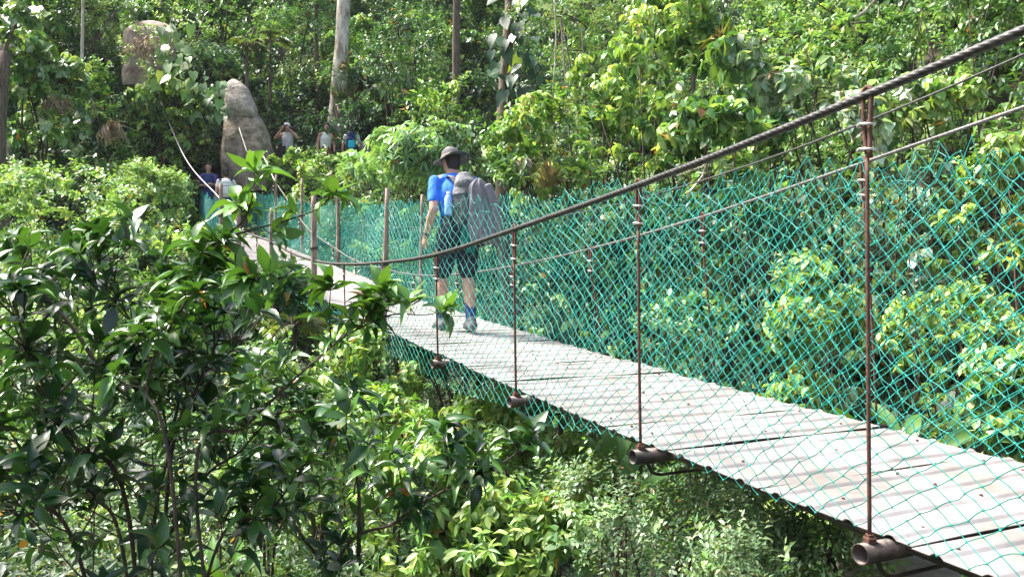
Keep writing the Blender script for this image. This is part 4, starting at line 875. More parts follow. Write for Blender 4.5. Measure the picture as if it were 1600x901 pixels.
# ------------------------------------------------------------------ foreground shrubs
def fg_shrub(name, label, stems, seed, twig_every=.07, twig_len=(.10, .26), leaf=.088, base_r=.016, dens=1.0, cols=None, n_leaf=7):
    r_ = np.random.default_rng(seed); b0 = np.array(stems[0][0]); root = empty(name, tuple(b0), 0, label, 'shrub'); inv = Vector(-b0)
    L = Leaves(); mb = MB(); cols = cols or [(.015, .05, .014), (.026, .08, .018), (.055, .14, .026), (.10, .22, .04)]  # default greens darkened: shade of an overhead canopy put into the leaf colour
    W_ = np.array([4, 4, 2.2, .8]); W_ = W_ / W_.sum()
    def leaves_at(p, ax, k, whorl, col=None, ls=1.0):
        ax = ax / np.linalg.norm(ax); ref = np.array([1., 0, 0]) if abs(ax[0]) < .8 else np.array([0, 1., 0]); a1 = nrmz(np.cross(ax, ref)); a2 = np.cross(ax, a1); a0 = r_.uniform(0, 6.28)
        P = []; D = []; N = []; S_ = []; C_ = []
        ci = r_.choice(4, p=W_) if col is None else col
        for i in range(k):
            a = a0 + i * 2.4; lat = a1 * math.cos(a) + a2 * math.sin(a); e = r_.uniform(.2, 1.0)
            pp = p - ax * (0 if whorl else 1) * i * .02 - ax * r_.uniform(0, .018)
            P.append(pp); D.append(lat + ax * e + UP * .15 - UP * (r_.uniform(0, .35))); N.append(UP * .9 - lat * .15 + ax * .2 + r_.normal(0, .28, 3)); S_.append(leaf * ls * r_.uniform(.45, 1.3))
            C_.append(np.array(cols[ci]) * r_.uniform(.75, 1.3)) if r_.random() > .0025 else C_.append(np.array([.34, .15, .04]) * r_.uniform(.6, 1))
        m_ = len(P); P = np.array(P); keep = ~in_bridge(P, -.1)
        if keep.any(): L.add(P[keep], np.array(D)[keep], np.array(N)[keep], np.array(S_)[keep], r_.uniform(.16, .24, m_)[keep], np.array(C_)[keep], 'hi')
    for st in stems:
        bright = 0
        if isinstance(st[-1], dict): opt = st[-1]; pts = st[:-1]
        else: opt = {}; pts = st
        Ls = sum(np.linalg.norm(np.array(pts[i + 1]) - np.array(pts[i])) for i in range(len(pts) - 1)); ns = max(8, int(Ls / .04)); ps = spline(pts, ns)
        br = opt.get('r', base_r) * .8; mb.tube(ps, np.linspace(br, br * .28, ns) * (1 + .05 * np.sin(np.arange(ns) * 2.3)), 8)
        start = opt.get('start', .2); every = opt.get('every', twig_every) / dens; k = int(Ls * (1 - start) / every); dcol = opt.get('col')
        leaves_at(ps[-1], ps[-1] - ps[-2], n_leaf + 1, True, dcol, 1.05)
        for i in range(k):
            u = start + (1 - start) * (i + r_.uniform(0, .9)) / k; j = min(ns - 2, int(u * (ns - 1))); p = ps[j]; tn = nrmz(ps[j + 1] - ps[j]); dirn = nrmz(r_.normal(size=3) * [1, .9, .7] + tn * .55 + UP * .4)
            tl = r_.uniform(*opt.get('tl', twig_len)) * (1.15 - .6 * u); e = p + dirn * tl + UP * .25 * tl; md = p + dirn * tl * .55
            tp = spline([p, md, e], 5)
            if in_bridge(e[None], -.1)[0]: continue
            mb.tube(tp, np.linspace(br * .3, br * .12, 5) + .0006, 5)
            leaves_at(e, e - md, n_leaf + r_.integers(-2, 2), True, dcol)
            if tl > .12: leaves_at(md * .6 + e * .4, e - md, 3, False, dcol)
            if r_.random() < .7:
                q = md + nrmz(r_.normal(size=3) + dirn * .5 + UP * .6) * tl * .6; mb.tube([md, q], [br * .16 + .0005, br * .1 + .0004], 5); leaves_at(q, q - md, n_leaf - 1, True, dcol)
    o = L.build('foliage', M['leaf_gloss'], root); o.location = inv
    o = mb.build('stem', M['twig'], root); o.location = inv
    return root
A_ = at
def G(px, Y): x = (px - 800) / 1300 * Y; return np.array([x, Y, g1(x, Y)])
g0 = G(240, 2.7)
fg_shrub('glossy_shrub', 'large dark glossy leaved shrub filling the lower left foreground', [
    [g0, A_(238, 860, 2.65), A_(262, 700, 2.6), A_(232, 560, 2.55), A_(180, 460, 2.5), A_(150, 395, 2.5), {'r': .007, 'tl': (.12, .3)}],
    [g0, A_(262, 760, 2.6), A_(310, 600, 2.55), A_(335, 540, 2.5), A_(320, 490, 2.55), {'r': .010, 'tl': (.1, .26)}],
    [g0, A_(200, 800, 2.5), A_(110, 690, 2.4), A_(50, 560, 2.35), A_(10, 440, 2.3), {'r': .010, 'tl': (.12, .28)}],
    [g0, A_(190, 850, 2.8), A_(120, 760, 2.9), A_(95, 600, 2.95), A_(85, 480, 2.95), A_(80, 415, 3.0), {'r': .009, 'tl': (.12, .3)}],
    [g0, A_(290, 820, 2.9), A_(380, 700, 3.0), A_(430, 650, 3.0), A_(470, 640, 3.05), {'r': .009, 'tl': (.12, .3)}],
    [g0, A_(120, 860, 2.3), A_(20, 800, 2.2), A_(-60, 700, 2.2), {'r': .009, 'tl': (.12, .28)}],
    [g0, A_(330, 880, 2.5), A_(420, 800, 2.5), A_(480, 720, 2.55), {'r': .008, 'tl': (.1, .24)}],
    [A_(262, 700, 2.6), A_(290, 560, 2.75), A_(250, 500, 2.85), A_(262, 440, 2.9), {'r': .007, 'tl': (.1, .26), 'start': .1}],
    [A_(110, 690, 2.4), A_(60, 640, 2.6), A_(10, 620, 2.7), A_(-40, 560, 2.8), {'r': .007, 'tl': (.12, .28), 'start': .1}],
    [A_(180, 620, 2.5), A_(120, 520, 2.55), A_(60, 450, 2.6), A_(30, 400, 2.6), {'r': .01, 'tl': (.1, .26), 'start': .1}],
], 61, twig_every=.062, leaf=.08)
g1_ = G(330, 2.15)
fg_shrub('glossy_shrub', 'thin green shrub with one branch reaching up before the far bridge end', [
    [g1_, A_(270, 760, 2.15), A_(230, 600, 2.2), A_(290, 470, 2.2), A_(345, 372, 2.2), {'r': .008, 'start': .5, 'every': .06, 'col': 2, 'tl': (.05, .12)}],
    [A_(345, 372, 2.2), A_(380, 345, 2.2), A_(396, 300, 2.2), A_(398, 262, 2.2), {'r': .004, 'start': .2, 'every': .045, 'col': 3, 'tl': (.02, .05)}],
    [A_(345, 372, 2.2), A_(420, 352, 2.2), A_(490, 330, 2.22), A_(520, 305, 2.25), {'r': .004, 'start': .2, 'every': .075, 'col': 3, 'tl': (.02, .06)}],
    [A_(300, 455, 2.2), A_(380, 440, 2.15), A_(420, 430, 2.1), {'r': .004, 'start': .2, 'every': .05, 'col': 2, 'tl': (.03, .08)}],
], 62, n_leaf=7, leaf=.074)
g2_ = G(420, 2.35)
fg_shrub('glossy_shrub', 'slim leafy branch rising to the right across the deck edge by the hiker', [
    [g2_, A_(306, 767, 2.35), A_(389, 661, 2.4), A_(517, 542, 2.45), A_(585, 500, 2.45), {'r': .008, 'start': .35, 'every': .085, 'col': 2, 'tl': (.04, .13)}],
    [A_(585, 500, 2.45), A_(620, 490, 2.45), A_(660, 492, 2.45), A_(695, 486, 2.45), {'r': .004, 'start': .1, 'every': .05, 'col': 3, 'tl': (.02, .06)}],
    [A_(560, 515, 2.45), A_(590, 470, 2.45), A_(604, 452, 2.45), {'r': .0035, 'start': .2, 'every': .05, 'col': 3, 'tl': (.02, .05)}],
    [A_(517, 542, 2.45), A_(515, 480, 2.42), A_(518, 440, 2.4), {'r': .0035, 'start': .2, 'every': .07, 'col': 2, 'tl': (.02, .06)}],
], 63, n_leaf=7, leaf=.076)
g3_ = G(470, 2.9)
fg_shrub('glossy_shrub', 'dark leafy branch sweeping right along the bottom left of the centre', [
    [g3_, A_(520, 900, 2.85), A_(620, 814, 2.85), A_(697, 764, 2.85), A_(764, 735, 2.85), A_(834, 690, 2.85), {'r': .009, 'start': .15, 'every': .05, 'tl': (.08, .2)}],
    [A_(560, 868, 2.85), A_(560, 760, 2.8), A_(540, 680, 2.8), A_(520, 640, 2.8), {'r': .009, 'start': .1, 'every': .05, 'tl': (.08, .22)}],
    [A_(520, 900, 2.85), A_(450, 800, 2.8), A_(430, 700, 2.8), {'r': .009, 'start': .1, 'every': .05, 'tl': (.08, .22)}],
    [A_(697, 764, 2.85), A_(700, 715, 2.8), A_(690, 670, 2.8), {'r': .006, 'start': .1, 'every': .05, 'tl': (.06, .14)}],
    [A_(620, 814, 2.85), A_(630, 760, 2.9), A_(610, 700, 2.95), {'r': .006, 'start': .1, 'every': .05, 'tl': (.06, .16)}],
], 64, n_leaf=6, dens=.7)
# ------------------------------------------------------------------ people
def cap(mb, pts, rad, ry=None, n=12, up=None, seg=None):
    P = np.array(pts, float); k = seg or max(4, len(P) * 3)
    if len(P) > 2:
        u = np.linspace(0, len(P) - 1, k); Q = spline(P, k); rr = np.interp(u, range(len(P)), rad); qq = None if ry is None else np.interp(u, range(len(P)), ry)
    else: Q = np.array([P[0] + (P[1] - P[0]) * t for t in np.linspace(0, 1, 4)]); rr = np.linspace(rad[0], rad[1], 4); qq = None if ry is None else np.linspace(ry[0], ry[1], 4)
    mb.tube(Q, rr, n, ry=qq, up=up, roundcap=True)
def fuse(mb, name, m, parent, voxel, smooth_it=4, wrinkle=0.0, wscale=.06):
    o = link(name, mb.mesh(name), m, parent)
    md = o.modifiers.new('remesh', 'REMESH'); md.mode = 'VOXEL'; md.voxel_size = voxel; md.use_smooth_shade = True
    sm = o.modifiers.new('smooth', 'SMOOTH'); sm.iterations = smooth_it; sm.factor = .6
    if wrinkle:
        tx = bpy.data.textures.new('folds', 'CLOUDS'); tx.noise_scale = wscale; tx.noise_depth = 2
        dm = o.modifiers.new('folds', 'DISPLACE'); dm.texture = tx; dm.strength = wrinkle; dm.mid_level = .5
    return o
def hand(mb, wr, d, pn, curl=.5, s=1.0, thumb=1):
    """palm from the wrist along d, palm side pn; four unequal fingers, thumb leaving the side of the palm"""
    wr = np.array(wr, float); d = nrmz(np.array(d, float)); pn = np.array(pn, float); pn = nrmz(pn - d * np.dot(pn, d)); sd_ = np.cross(d, pn) * thumb
    cap(mb, [wr - d * .01, wr + d * .045 * s, wr + d * .085 * s], [.025 * s, .038 * s, .036 * s], [.018 * s, .016 * s, .013 * s], up=sd_)
    for off, ln in ((.028, .066), (.010, .078), (-.009, .073), (-.027, .058)):
        b = wr + d * .082 * s + sd_ * off * s; ln *= s; c1 = curl; c2 = curl * 1.9; c3 = curl * 2.8
        p1 = b + (d * math.cos(c1) + pn * math.sin(c1)) * ln * .45; p2 = p1 + (d * math.cos(c2) + pn * math.sin(c2)) * ln * .32; p3 = p2 + (d * math.cos(c3) + pn * math.sin(c3)) * ln * .23
        cap(mb, [b - d * .02, p1, p2, p3], [.0095 * s, .009 * s, .008 * s, .0068 * s], n=8, seg=10)
    tb = wr + d * .025 * s + sd_ * .026 * s; t1 = tb + (d * .6 + sd_ * .7 + pn * .25) * .04 * s; t2 = t1 + (d * .85 + sd_ * .25 + pn * .4) * .034 * s
    cap(mb, [tb, t1, t2], [.0125 * s, .0105 * s, .008 * s], n=8, seg=9)
def human(name, label, loc, rz, J, wear, scale=1.0, voxel=.011, head_yaw=0.0, head_pitch=0.0, hair='short', curl=.45, palms=None, group=None):
    """J: joints in the person's own space, facing +Y, left is -X"""
    root = empty(name, loc, rz, label, 'person', group); root.scale = (scale,) * 3
    D = dict(pelvis=(0, 0, .93), waist=(0, .02, 1.06), chest=(0, .04, 1.27), sh=(0, .05, 1.40), neck=(0, .07, 1.47), head=(0, .10, 1.60),
             shL=(-.175, .05, 1.39), elL=(-.24, .0, 1.10), wrL=(-.25, .08, .87), shR=(.175, .05, 1.39), elR=(.24, .0, 1.10), wrR=(.25, .08, .87),
             hipL=(-.09, 0, .90), knL=(-.10, .03, .50), anL=(-.10, -.02, .09), hipR=(.09, 0, .90), knR=(.10, .03, .50), anR=(.10, -.02, .09), toeL=None, toeR=None)
    D.update(J); V = {k: (np.array(v, float) if v is not None else None) for k, v in D.items()}
    X = np.array([1., 0, 0]); mb = MB()
    cap(mb, [V['pelvis'] - [0, 0, .04], V['pelvis'] + [0, 0, .04], V['waist'], V['chest'], V['sh'] - [0, 0, .02]], [.155, .160, .138, .158, .125], [.105, .108, .095, .115, .075], n=20, up=X)
    cap(mb, [V['shL'] + [.03, 0, 0], V['sh'] + [0, 0, .015], V['shR'] - [.03, 0, 0]], [.052, .06, .052], n=12)
    cap(mb, [V['sh'], V['neck'], V['head'] - [0, .01, .05]], [.066, .056, .052], n=12)
    cy, sy, cp, sp_ = math.cos(head_yaw), math.sin(head_yaw), math.cos(head_pitch), math.sin(head_pitch)
    HR = np.array([[cy, -sy, 0], [sy, cy, 0], [0, 0, 1]]) @ np.array([[1, 0, 0], [0, cp, -sp_], [0, sp_, cp]])
    hp = lambda x, y, z: V['head'] + HR @ np.array([x, y, z])
    cap(mb, [hp(0, -.015, -.03), hp(0, -.012, .03), hp(0, -.012, .06)], [.066, .074, .06], [.085, .093, .075], n=16, up=HR @ X)
    cap(mb, [hp(0, .035, -.085), hp(0, .03, -.03), hp(0, .03, .03)], [.038, .056, .056], [.035, .05, .055], n=14, up=HR @ X)
    cap(mb, [hp(0, .085, .012), hp(0, .103, -.022)], [.009, .014], n=8); cap(mb, [hp(-.03, .075, .03), hp(.03, .075, .03)], [.012, .012], n=8)
    for s_ in (-1, 1): cap(mb, [hp(s_ * .074, -.01, .012), hp(s_ * .078, -.012, -.022)], [.014, .009], [.006, .006], n=8, up=HR @ np.array([0, 1., 0]))
    for q in 'LR':
        s_ = -1 if q == 'L' else 1
        cap(mb, [V['sh' + q], V['sh' + q] * .45 + V['el' + q] * .55, V['el' + q]], [.054, .048, .040]); f1 = V['el' + q] * .7 + V['wr' + q] * .3
        cap(mb, [V['el' + q], f1, V['wr' + q]], [.040, .043, .026])
        hd = V['wr' + q] - V['el' + q]; pn = (palms or {}).get(q, (-s_, .15, 0)); hand(mb, V['wr' + q], (palms or {}).get(q + 'd', hd + [0, .06, -.02]), pn, curl, thumb=s_ * (-1))
        k_ = V['kn' + q]; a_ = V['an' + q]; cap(mb, [V['hip' + q], V['hip' + q] * .5 + k_ * .5, k_], [.092, .08, .056])
        calf = k_ * .68 + a_ * .32 - nrmz(np.array([0, 1., 0])) * .015; cap(mb, [k_, calf, a_], [.055, .057, .036])
        toe = V['toe' + q] if V['toe' + q] is not None else a_ + [s_ * .02, .17, -.06]; cap(mb, [a_ - [0, .03, .045], toe], [.036, .03], [.03, .022], up=X)
    body = fuse(mb, 'body', M['skin'], root, voxel, 3)
    # face marks
    for s_ in (-1, 1):
        e = MB(); e.tube([hp(s_ * .03, .072, .018), hp(s_ * .03, .082, .018)], [.010, .007], 8, ry=[.006, .004]); e.build('eye', M['eye'], root)
    e = MB(); cap(e, [hp(-.02, .077, -.052), hp(0, .082, -.052), hp(.02, .077, -.052)], [.004, .006, .004], n=6); e.build('mouth', M['lip'], root)
    # hair
    if hair:
        h = MB(); cap(h, [hp(0, -.03, -.045 if hair == 'short' else -.06), hp(0, -.022, .035), hp(0, -.006, .072)], [.064, .080, .064], [.070, .094, .082], n=16, up=HR @ X)
        if hair == 'long': cap(h, [hp(0, -.075, .03), hp(0, -.105, -.06), hp(0, -.11, -.17)], [.045, .04, .018], n=10)
        fuse(h, 'hair', M['hair'], root, max(voxel, .012), 2, .008, .02)
    w = wear
    def lerp(a, b, t): return V[a] * (1 - t) + V[b] * t
    if 'shirt' in w:
        m_, slv = w['shirt']; c = MB(); g = .016
        cap(c, [V['pelvis'] + [0, 0, .0], V['waist'], V['chest'], V['sh'] - [0, 0, .02]], [.155 + g, .142 + g, .162 + g, .128 + g], [.105 + g, .10 + g, .118 + g, .078 + g], n=22, up=X)
        if slv > 0: cap(c, [V['shL'] + [.035, 0, -.01], V['sh'] + [0, 0, .014], V['shR'] - [.035, 0, .01]], [.058, .066, .058])
        for q in 'LR':
            if slv > 0 and slv <= 1: cap(c, [V['sh' + q], lerp('sh' + q, 'el' + q, slv * .5), lerp('sh' + q, 'el' + q, slv)], [.060, .060, .060])
            elif slv > 1: cap(c, [V['sh' + q], lerp('sh' + q, 'el' + q, .5), V['el' + q], lerp('el' + q, 'wr' + q, slv - 1)], [.064, .058, .052, .04])
            elif slv == 0: cap(c, [V['sh' + q] * .7 + V['sh'] * .3 + [0, 0, .035], V['chest'] + [(.09 if q == 'R' else -.09), .0, .02]], [.03, .07])
        fuse(c, 'shirt', M[m_], root, voxel, 3, .016, .09)
    if 'pants' in w:
        m_, ln = w['pants']; c = MB(); g = .02
        cap(c, [V['pelvis'] - [0, 0, .05], V['pelvis'] + [0, 0, .03], V['waist'] - [0, 0, .03]], [.158 + g, .162 + g, .14 + g], [.115 + g, .115 + g, .10 + g], n=22, up=X)
        for q in 'LR':
            if ln <= 1: cap(c, [V['hip' + q], lerp('hip' + q, 'kn' + q, ln * .5), lerp('hip' + q, 'kn' + q, ln)], [.108, .102, .092])
            else: cap(c, [V['hip' + q], V['kn' + q], lerp('kn' + q, 'an' + q, ln - 1)], [.106, .074, .056])
        fuse(c, 'trousers' if ln > 1 else 'shorts', M[m_], root, voxel, 3, .016, .08)
    if 'socks' in w:
        for q in 'LR':
            c = MB(); a_ = V['an' + q]; cap(c, [lerp('kn' + q, 'an' + q, .62), lerp('kn' + q, 'an' + q, .8), a_ - [0, 0, .03]], [.052, .050, .046]); fuse(c, 'sock', M[w['socks']], root, voxel, 2, .006, .03)
    if 'shoes' in w:
        for q in 'LR':
            a_ = V['an' + q]; s_ = -1 if q == 'L' else 1; toe = V['toe' + q] if V['toe' + q] is not None else a_ + [s_ * .02, .17, -.055]
            c = MB(); cap(c, [a_ - [0, .045, .045], a_ + [0, .04, -.03], toe], [.046, .052, .044], [.046, .05, .03], up=X); cap(c, [a_ - [0, .02, .05], a_ + [0, -.01, .0]], [.045, .046])
            fuse(c, 'shoe', M[w['shoes']], root, voxel, 2)
    if 'hat' in w:
        m_, br = w['hat']; c = MB(); an = np.linspace(0, 2 * np.pi, 36, endpoint=False); V_ = []; F = []
        prof = [(.0, .125), (.05, .122), (.072, .108), (.08, .075), (.083, .045)] + ([(.1, .036), (.135, .026), (br, .028)] if br > .1 else [(.086, .035)])
        prof = prof + [(a - .002, b - .006) for a, b in prof[::-1]]
        for (rr, z) in prof:
            droop = np.where(rr > .1, -.022 * np.cos(2 * an) ** 1 * (rr - .09) / .08 - .012 * (rr - .09) / .08, 0) + (.004 * np.sin(5 * an) if rr > .1 else 0)
            V_.append(np.array([hp(max(rr, .001) * math.cos(a) * .98, max(rr, .001) * math.sin(a) * 1.12 - .014, z + dz) for a, dz in zip(an, droop)]))
        for i in range(len(prof) - 1):
            for j in range(36): F.append((i * 36 + j, (i + 1) * 36 + j, (i + 1) * 36 + (j + 1) % 36, i * 36 + (j + 1) % 36))
        c.add(np.vstack(V_), F); ho = c.build('hat', M[m_], root)
        if br > .1:
            b = MB(); b.tube([hp(.0865 * math.cos(a) * .98, .0865 * math.sin(a) * 1.12 - .014, .046) for a in np.linspace(0, 2 * np.pi, 37)], .004, 6, ry=.009, cap=False); b.build('hat_band', M['brim'], ho)
        else:
            b = MB(); cap(b, [hp(0, .075, .045), hp(0, .15, .03)], [.06, .045], [.006, .005], up=HR @ X); b.build('visor', M[m_], ho)
    return root, V, hp
def loc_world(root, p): 
    c, s_ = math.cos(root.rotation_euler.z), math.sin(root.rotation_euler.z); k = root.scale[0]; p = np.array(p) * k
    return np.array(root.location) + np.array([c * p[0] - s_ * p[1], s_ * p[0] + c * p[1], p[2]])

# --- the hiker in the middle of the bridge
HK = BP(4.0, .78, float(zt(4.0)) + .052); hx = at(716, 518, 7.9)
HK = np.array([hx[0], hx[1], HK[2] - .004]); HRZ = R(21)
hik, HV, hhp = human('person', 'hiker in a brimmed hat, blue t-shirt and dark shorts walking away across the bridge', tuple(HK), HRZ, dict(
    pelvis=(.0, .0, .90), waist=(0, .035, 1.04), chest=(0, .09, 1.24), sh=(0, .125, 1.375), neck=(0, .16, 1.44), head=(-.01, .21, 1.555),
    shL=(-.185, .12, 1.36), elL=(-.225, .02, 1.09), wrL=(-.265, .13, .86), shR=(.185, .12, 1.36), elR=(.27, .04, 1.10), wrR=(.25, .2, .92),
    hipL=(-.09, 0, .88), knL=(-.11, .16, .49), anL=(-.11, .16, .10), toeL=(-.12, .33, .035), hipR=(.09, 0, .88), knR=(.095, .02, .48), anR=(.09, -.10, .10), toeR=(.11, .07, .035)),
    dict(shirt=('blue', .62), pants=('black', .82), socks='navy', shoes='olive', hat=('hat', .165)), scale=1.05, voxel=.0075, head_yaw=R(18), head_pitch=R(-14))
# watch strap on the left wrist
mb = MB(); wv = HV['wrL'] * .9 + HV['elL'] * .1; dd = nrmz(HV['wrL'] - HV['elL']); a1 = nrmz(np.cross(dd, [1., 0, 0])); a2 = np.cross(dd, a1)
mb.tube([wv + a1 * math.cos(a) * .031 + a2 * math.sin(a) * .031 for a in np.linspace(0, 2 * np.pi, 17)], .004, 6, ry=.01, cap=False); mb.build('watch', M['black'], hik)
# backpack
def pack(name, label, cat, person, c, size, m, tilt=.12, pocket=None, straps=True, voxel=.012, strapm='black'):
    w_ = loc_world(person, c); root = empty(name, tuple(w_), person.rotation_euler.z, label, cat)
    wx, dy, hz = size; mb = MB(); X = np.array([1., 0, 0])
    cap(mb, [(0, .0, -hz * .42), (0, -.015, -hz * .15), (0, -.01, hz * .15), (0, .03, hz * .42)], [wx * .46, wx * .5, wx * .48, wx * .36], [dy * .45, dy * .52, dy * .5, dy * .36], n=20, up=X)
    fuse(mb, 'bag_body', M[m], root, voxel, 3, .022, .08)
    mb = MB(); cap(mb, [(0, -.01, hz * .36), (0, .02, hz * .5)], [wx * .42, wx * .33], [dy * .48, dy * .36], n=18, up=X); fuse(mb, 'top_lid', M[m], root, voxel, 2, .012, .05)
    mb = MB(); cap(mb, [(0, -dy * .45, -hz * .34), (0, -dy * .52, -hz * .02)], [wx * .34, wx * .3], [.04, .035], n=16, up=X); fuse(mb, 'front_pocket', M[pocket or m], root, voxel, 2, .008, .05)
    for zz_ in (-.18, .12):
        mb = MB(); a_ = np.linspace(0, 2 * np.pi, 33); mb.tube(np.stack([np.cos(a_) * wx * .51, np.sin(a_) * dy * .54 - .012, np.full(33, hz * zz_)], 1), .0025, 6, ry=.009, cap=False, up=[0, 0, 1]); mb.build('compression_strap', M['black'], root)
    if straps:
        for s_ in (-1, 1):
            mb = MB(); mb.tube(spline([(s_ * wx * .28, dy * .3, hz * .42), (s_ * wx * .42, dy * .62, hz * .58), (s_ * wx * .5, dy * 1.5, hz * .42), (s_ * wx * .55, dy * 1.65, hz * .1), (s_ * wx * .56, dy * .9, -hz * .2), (s_ * wx * .42, dy * .25, -hz * .34)], 26), .027, 8, ry=.006, up=X); mb.build('strap', M[strapm], root)
    return root
bp = pack('backpack', 'grey olive backpack on the back of the hiker in the blue t-shirt', 'backpack', hik, (.035, -.09, 1.17), (.26, .19, .42), 'olive', voxel=.009, strapm='grey')
mb = MB(); cap(mb, [(-.165, .0, -.14), (-.165, .0, -.02)], [.034, .034]); cap(mb, [(-.165, .0, .0), (-.165, .0, .035)], [.03, .014]); w1 = loc_world(hik, (0, -.10, 1.17))
bt = empty('water_bottle', tuple(loc_world(hik, (-.12, -.09, 1.04))), HRZ, 'light blue water bottle in the side pocket of the hiker’s backpack'.replace('’', "'"), 'bottle')
mb = MB(); mb.tube([(0, 0, 0), (0, 0, .01), (0, 0, .15), (0, 0, .175), (0, 0, .19)], [.03, .035, .035, .026, .016], 16); mb.build('bottle_body', M['lightblue'], bt)
mb = MB(); mb.tube([(0, 0, .188), (0, 0, .215)], [.019, .018], 12); mb.build('bottle_cap', M['white'], bt)
# jacket hanging from the pack, gathered at the top and widening below
def drape(name, label, cat, m, c, rz, top_w, bot_w, H, thick, seed, folds=7, amp=.018, slant=0.0, sleeve=True):
    r_ = np.random.default_rng(seed); root = empty(name, tuple(c), rz, label, cat); n = 64; k = 30; V = []; F = []
    an = np.linspace(0, 2 * np.pi, n, endpoint=False); ph = r_.uniform(0, 6.28, 4)
    for i in range(k):
        u = i / (k - 1); wd = (top_w + (bot_w - top_w) * min(1, (u * 1.5)) ** .8) * (math.sin(min(1, u * 6 + .12) * math.pi / 2)); th = thick * (.55 + .6 * u) * math.sin(min(1, u * 6 + .15) * math.pi / 2)
        fo = amp * (.3 + u) * (np.sin(folds * an + ph[0] + u * 1.5) + .5 * np.sin((folds * 2 + 1) * an + ph[1] - u * 3))
        x = np.cos(an) * (wd / 2 + fo) + slant * u; y = np.sin(an) * (th / 2 + fo * .7); z = -H * u + .012 * np.sin(an * 3 + ph[2]) * u * 2 + .03 * np.sin(an + ph[3]) * u
        V.append(np.stack([x, y, np.broadcast_to(z, x.shape)], 1))
    Vn = np.vstack(V)
    for i in range(k - 1):
        for j in range(n): F.append((i * n + j, (i + 1) * n + j, (i + 1) * n + (j + 1) % n, i * n + (j + 1) % n))
    F += [tuple(range(n)), tuple((k - 1) * n + j for j in range(n))[::-1]]
    mb = MB(); mb.add(Vn, F); mb.build('jacket_body' if sleeve else 'bag_body', M[m], root)
    if sleeve:
        mb = MB(); cap(mb, [(bot_w * .30, -thick * .3, -H * .12), (bot_w * .42 + slant * .6, -thick * .45, -H * .5), (bot_w * .46 + slant, -thick * .35, -H * .93)], [.045, .045, .035], [.022, .026, .02]); fuse(mb, 'sleeve', M[m], root, .009, 3, .012, .05)
    else:
        mb = MB(); mb.tube(spline([(-.05, 0, -.02), (0, 0, .09), (.05, 0, -.02)], 12), .006, 6); mb.build('carry_handle', M[m], root)
    return root
drape('jacket', "grey jacket hanging loose over the right side of the hiker's backpack", 'jacket', 'grey', loc_world(hik, (.12, -.22, 1.36)), HRZ, .15, .27, .60, .13, 3, slant=.06)
drape('carry_bag', "teal bag hanging under the hiker's backpack beside the grey jacket", 'bag', 'teal', loc_world(hik, (.04, -.16, .97)), HRZ, .09, .13, .26, .09, 9, sleeve=False, amp=.008)

def stand(px, pyhead, Y, h=1.65):
    c = at(px, pyhead, Y); return (c[0], c[1], c[2] - h)
# couple at the far end of the bridge
w1, V1, _ = human('person', 'woman in a blue and purple top facing the camera at the far bridge end', stand(326, 259, 22, 1.66), R(195), dict(elL=(-.3, .0, 1.12), wrL=(-.12, .22, 1.15), elR=(.3, .03, 1.12), wrR=(.1, .2, 1.12)), dict(shirt=('navy', .4), pants=('navy', 1.9), shoes='brown'), voxel=.012, hair='long')
pack('backpack', 'purple and blue backpack worn by the woman at the far bridge end', 'backpack', w1, (0, -.15, 1.2), (.34, .2, .42), 'purple', pocket='navy', strapm='purple')
w2, V2, _ = human('person', 'person with a dark cap, white t-shirt and dark sleeves at the far bridge end', stand(353, 267, 21.5, 1.66), R(20), dict(elR=(.28, .1, 1.12), wrR=(.15, .3, 1.1)), dict(shirt=('white', .45), pants=('navy', 1.9), shoes='brown', hat=('black', .09)), voxel=.012)
pack('backpack', 'white rucksack worn by the person in the dark cap', 'backpack', w2, (0, -.16, 1.2), (.32, .16, .40), 'white', strapm='black')
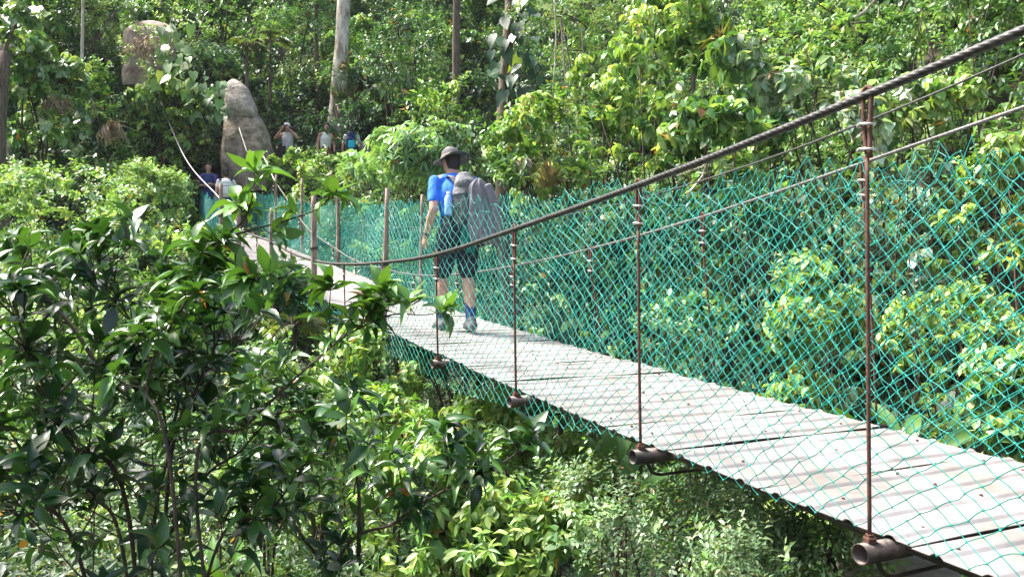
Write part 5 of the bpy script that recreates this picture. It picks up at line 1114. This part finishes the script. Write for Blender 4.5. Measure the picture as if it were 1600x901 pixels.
# walkers on the far bank
w3, V3, h3 = human('person', 'woman in a white hat and pale grey vest raising a camera to her face', stand(450, 194, 24, 1.70), R(178), dict(elL=(-.33, .12, 1.27), wrL=(-.10, .24, 1.52), elR=(.33, .12, 1.27), wrR=(.10, .24, 1.52)), dict(shirt=('palegrey', 0), pants=('black', .5), shoes='brown', hat=('white', .155)), voxel=.012, hair='long', curl=.7,
                   palms={'L': (1, 0, 0), 'R': (-1, 0, 0), 'Ld': (.5, .1, .6), 'Rd': (-.5, .1, .6)})
ce = empty('camera', tuple(loc_world(w3, (0, .235, 1.60))), R(178), "small black camera held up to the woman's face", 'camera')
mb = MB(); mb.box((0, 0, 0), (.12, .045, .075)); mb.build('camera_body', M['eye'], ce, smooth=False); mb = MB(); mb.tube([(0, .02, 0), (0, .06, 0)], [.028, .026], 16); mb.build('lens', M['eye'], ce)
w4, V4, _ = human('person', 'dark haired woman in a white sleeveless top standing left of the pale trunk', stand(508, 197, 24.4, 1.66), R(215), dict(elL=(-.26, .05, 1.12), wrL=(-.2, .2, .95)), dict(shirt=('white', 0), pants=('brown', .7), shoes='brown'), voxel=.013, hair='long')
w5, V5, _ = human('person', 'man with dark hair and white t-shirt standing in front of the pale trunk', stand(549, 194, 24.2, 1.74), R(12), {}, dict(shirt=('white', .6), pants=('brown', .9), shoes='brown'), voxel=.013)
pack('backpack', 'navy backpack with a bright cyan pouch on the man by the pale trunk', 'backpack', w5, (0, -.17, 1.2), (.31, .2, .48), 'navy', pocket='cyan')
w6, V6, _ = human('person', 'person in a blue top and grey trousers bending down right of the pale trunk', stand(574, 203, 24.0, 1.36), R(-60), dict(waist=(0, .08, 1.0), chest=(0, .22, 1.12), sh=(0, .32, 1.2), neck=(0, .38, 1.24), head=(0, .46, 1.3), shL=(-.175, .32, 1.18), shR=(.175, .32, 1.18), elL=(-.2, .4, .92), wrL=(-.15, .5, .72), elR=(.2, .4, .92), wrR=(.15, .5, .72), pelvis=(0, -.05, .88), hipL=(-.09, -.05, .86), hipR=(.09, -.05, .86)), dict(shirt=('blue', .7), pants=('grey', 1.9), shoes='brown'), voxel=.013)
# ------------------------------------------------------------------ the air: thin haze over the valley
hz = MB(); zlo, zhi = float(zz.min()) - 1.0, float(zz.max()) + 9.0; hz.box((0, 10, (zlo + zhi) / 2), (624, 624, zhi - zlo)); 
hm = bpy.data.materials.new('haze_air'); hm.use_nodes = True; hn = hm.node_tree.nodes; hn.remove(hn['Principled BSDF'])
pv = hn.new('ShaderNodeVolumePrincipled'); pv.inputs['Density'].default_value = .0003; pv.inputs['Color'].default_value = (.93, .96, 1, 1); pv.inputs['Anisotropy'].default_value = 0.0
hm.node_tree.links.new(pv.outputs[0], hn['Material Output'].inputs['Volume'])
tag(hz.build('haze', hm, smooth=False), 'thin pale haze in the air over the valley', 'haze', kind='stuff')
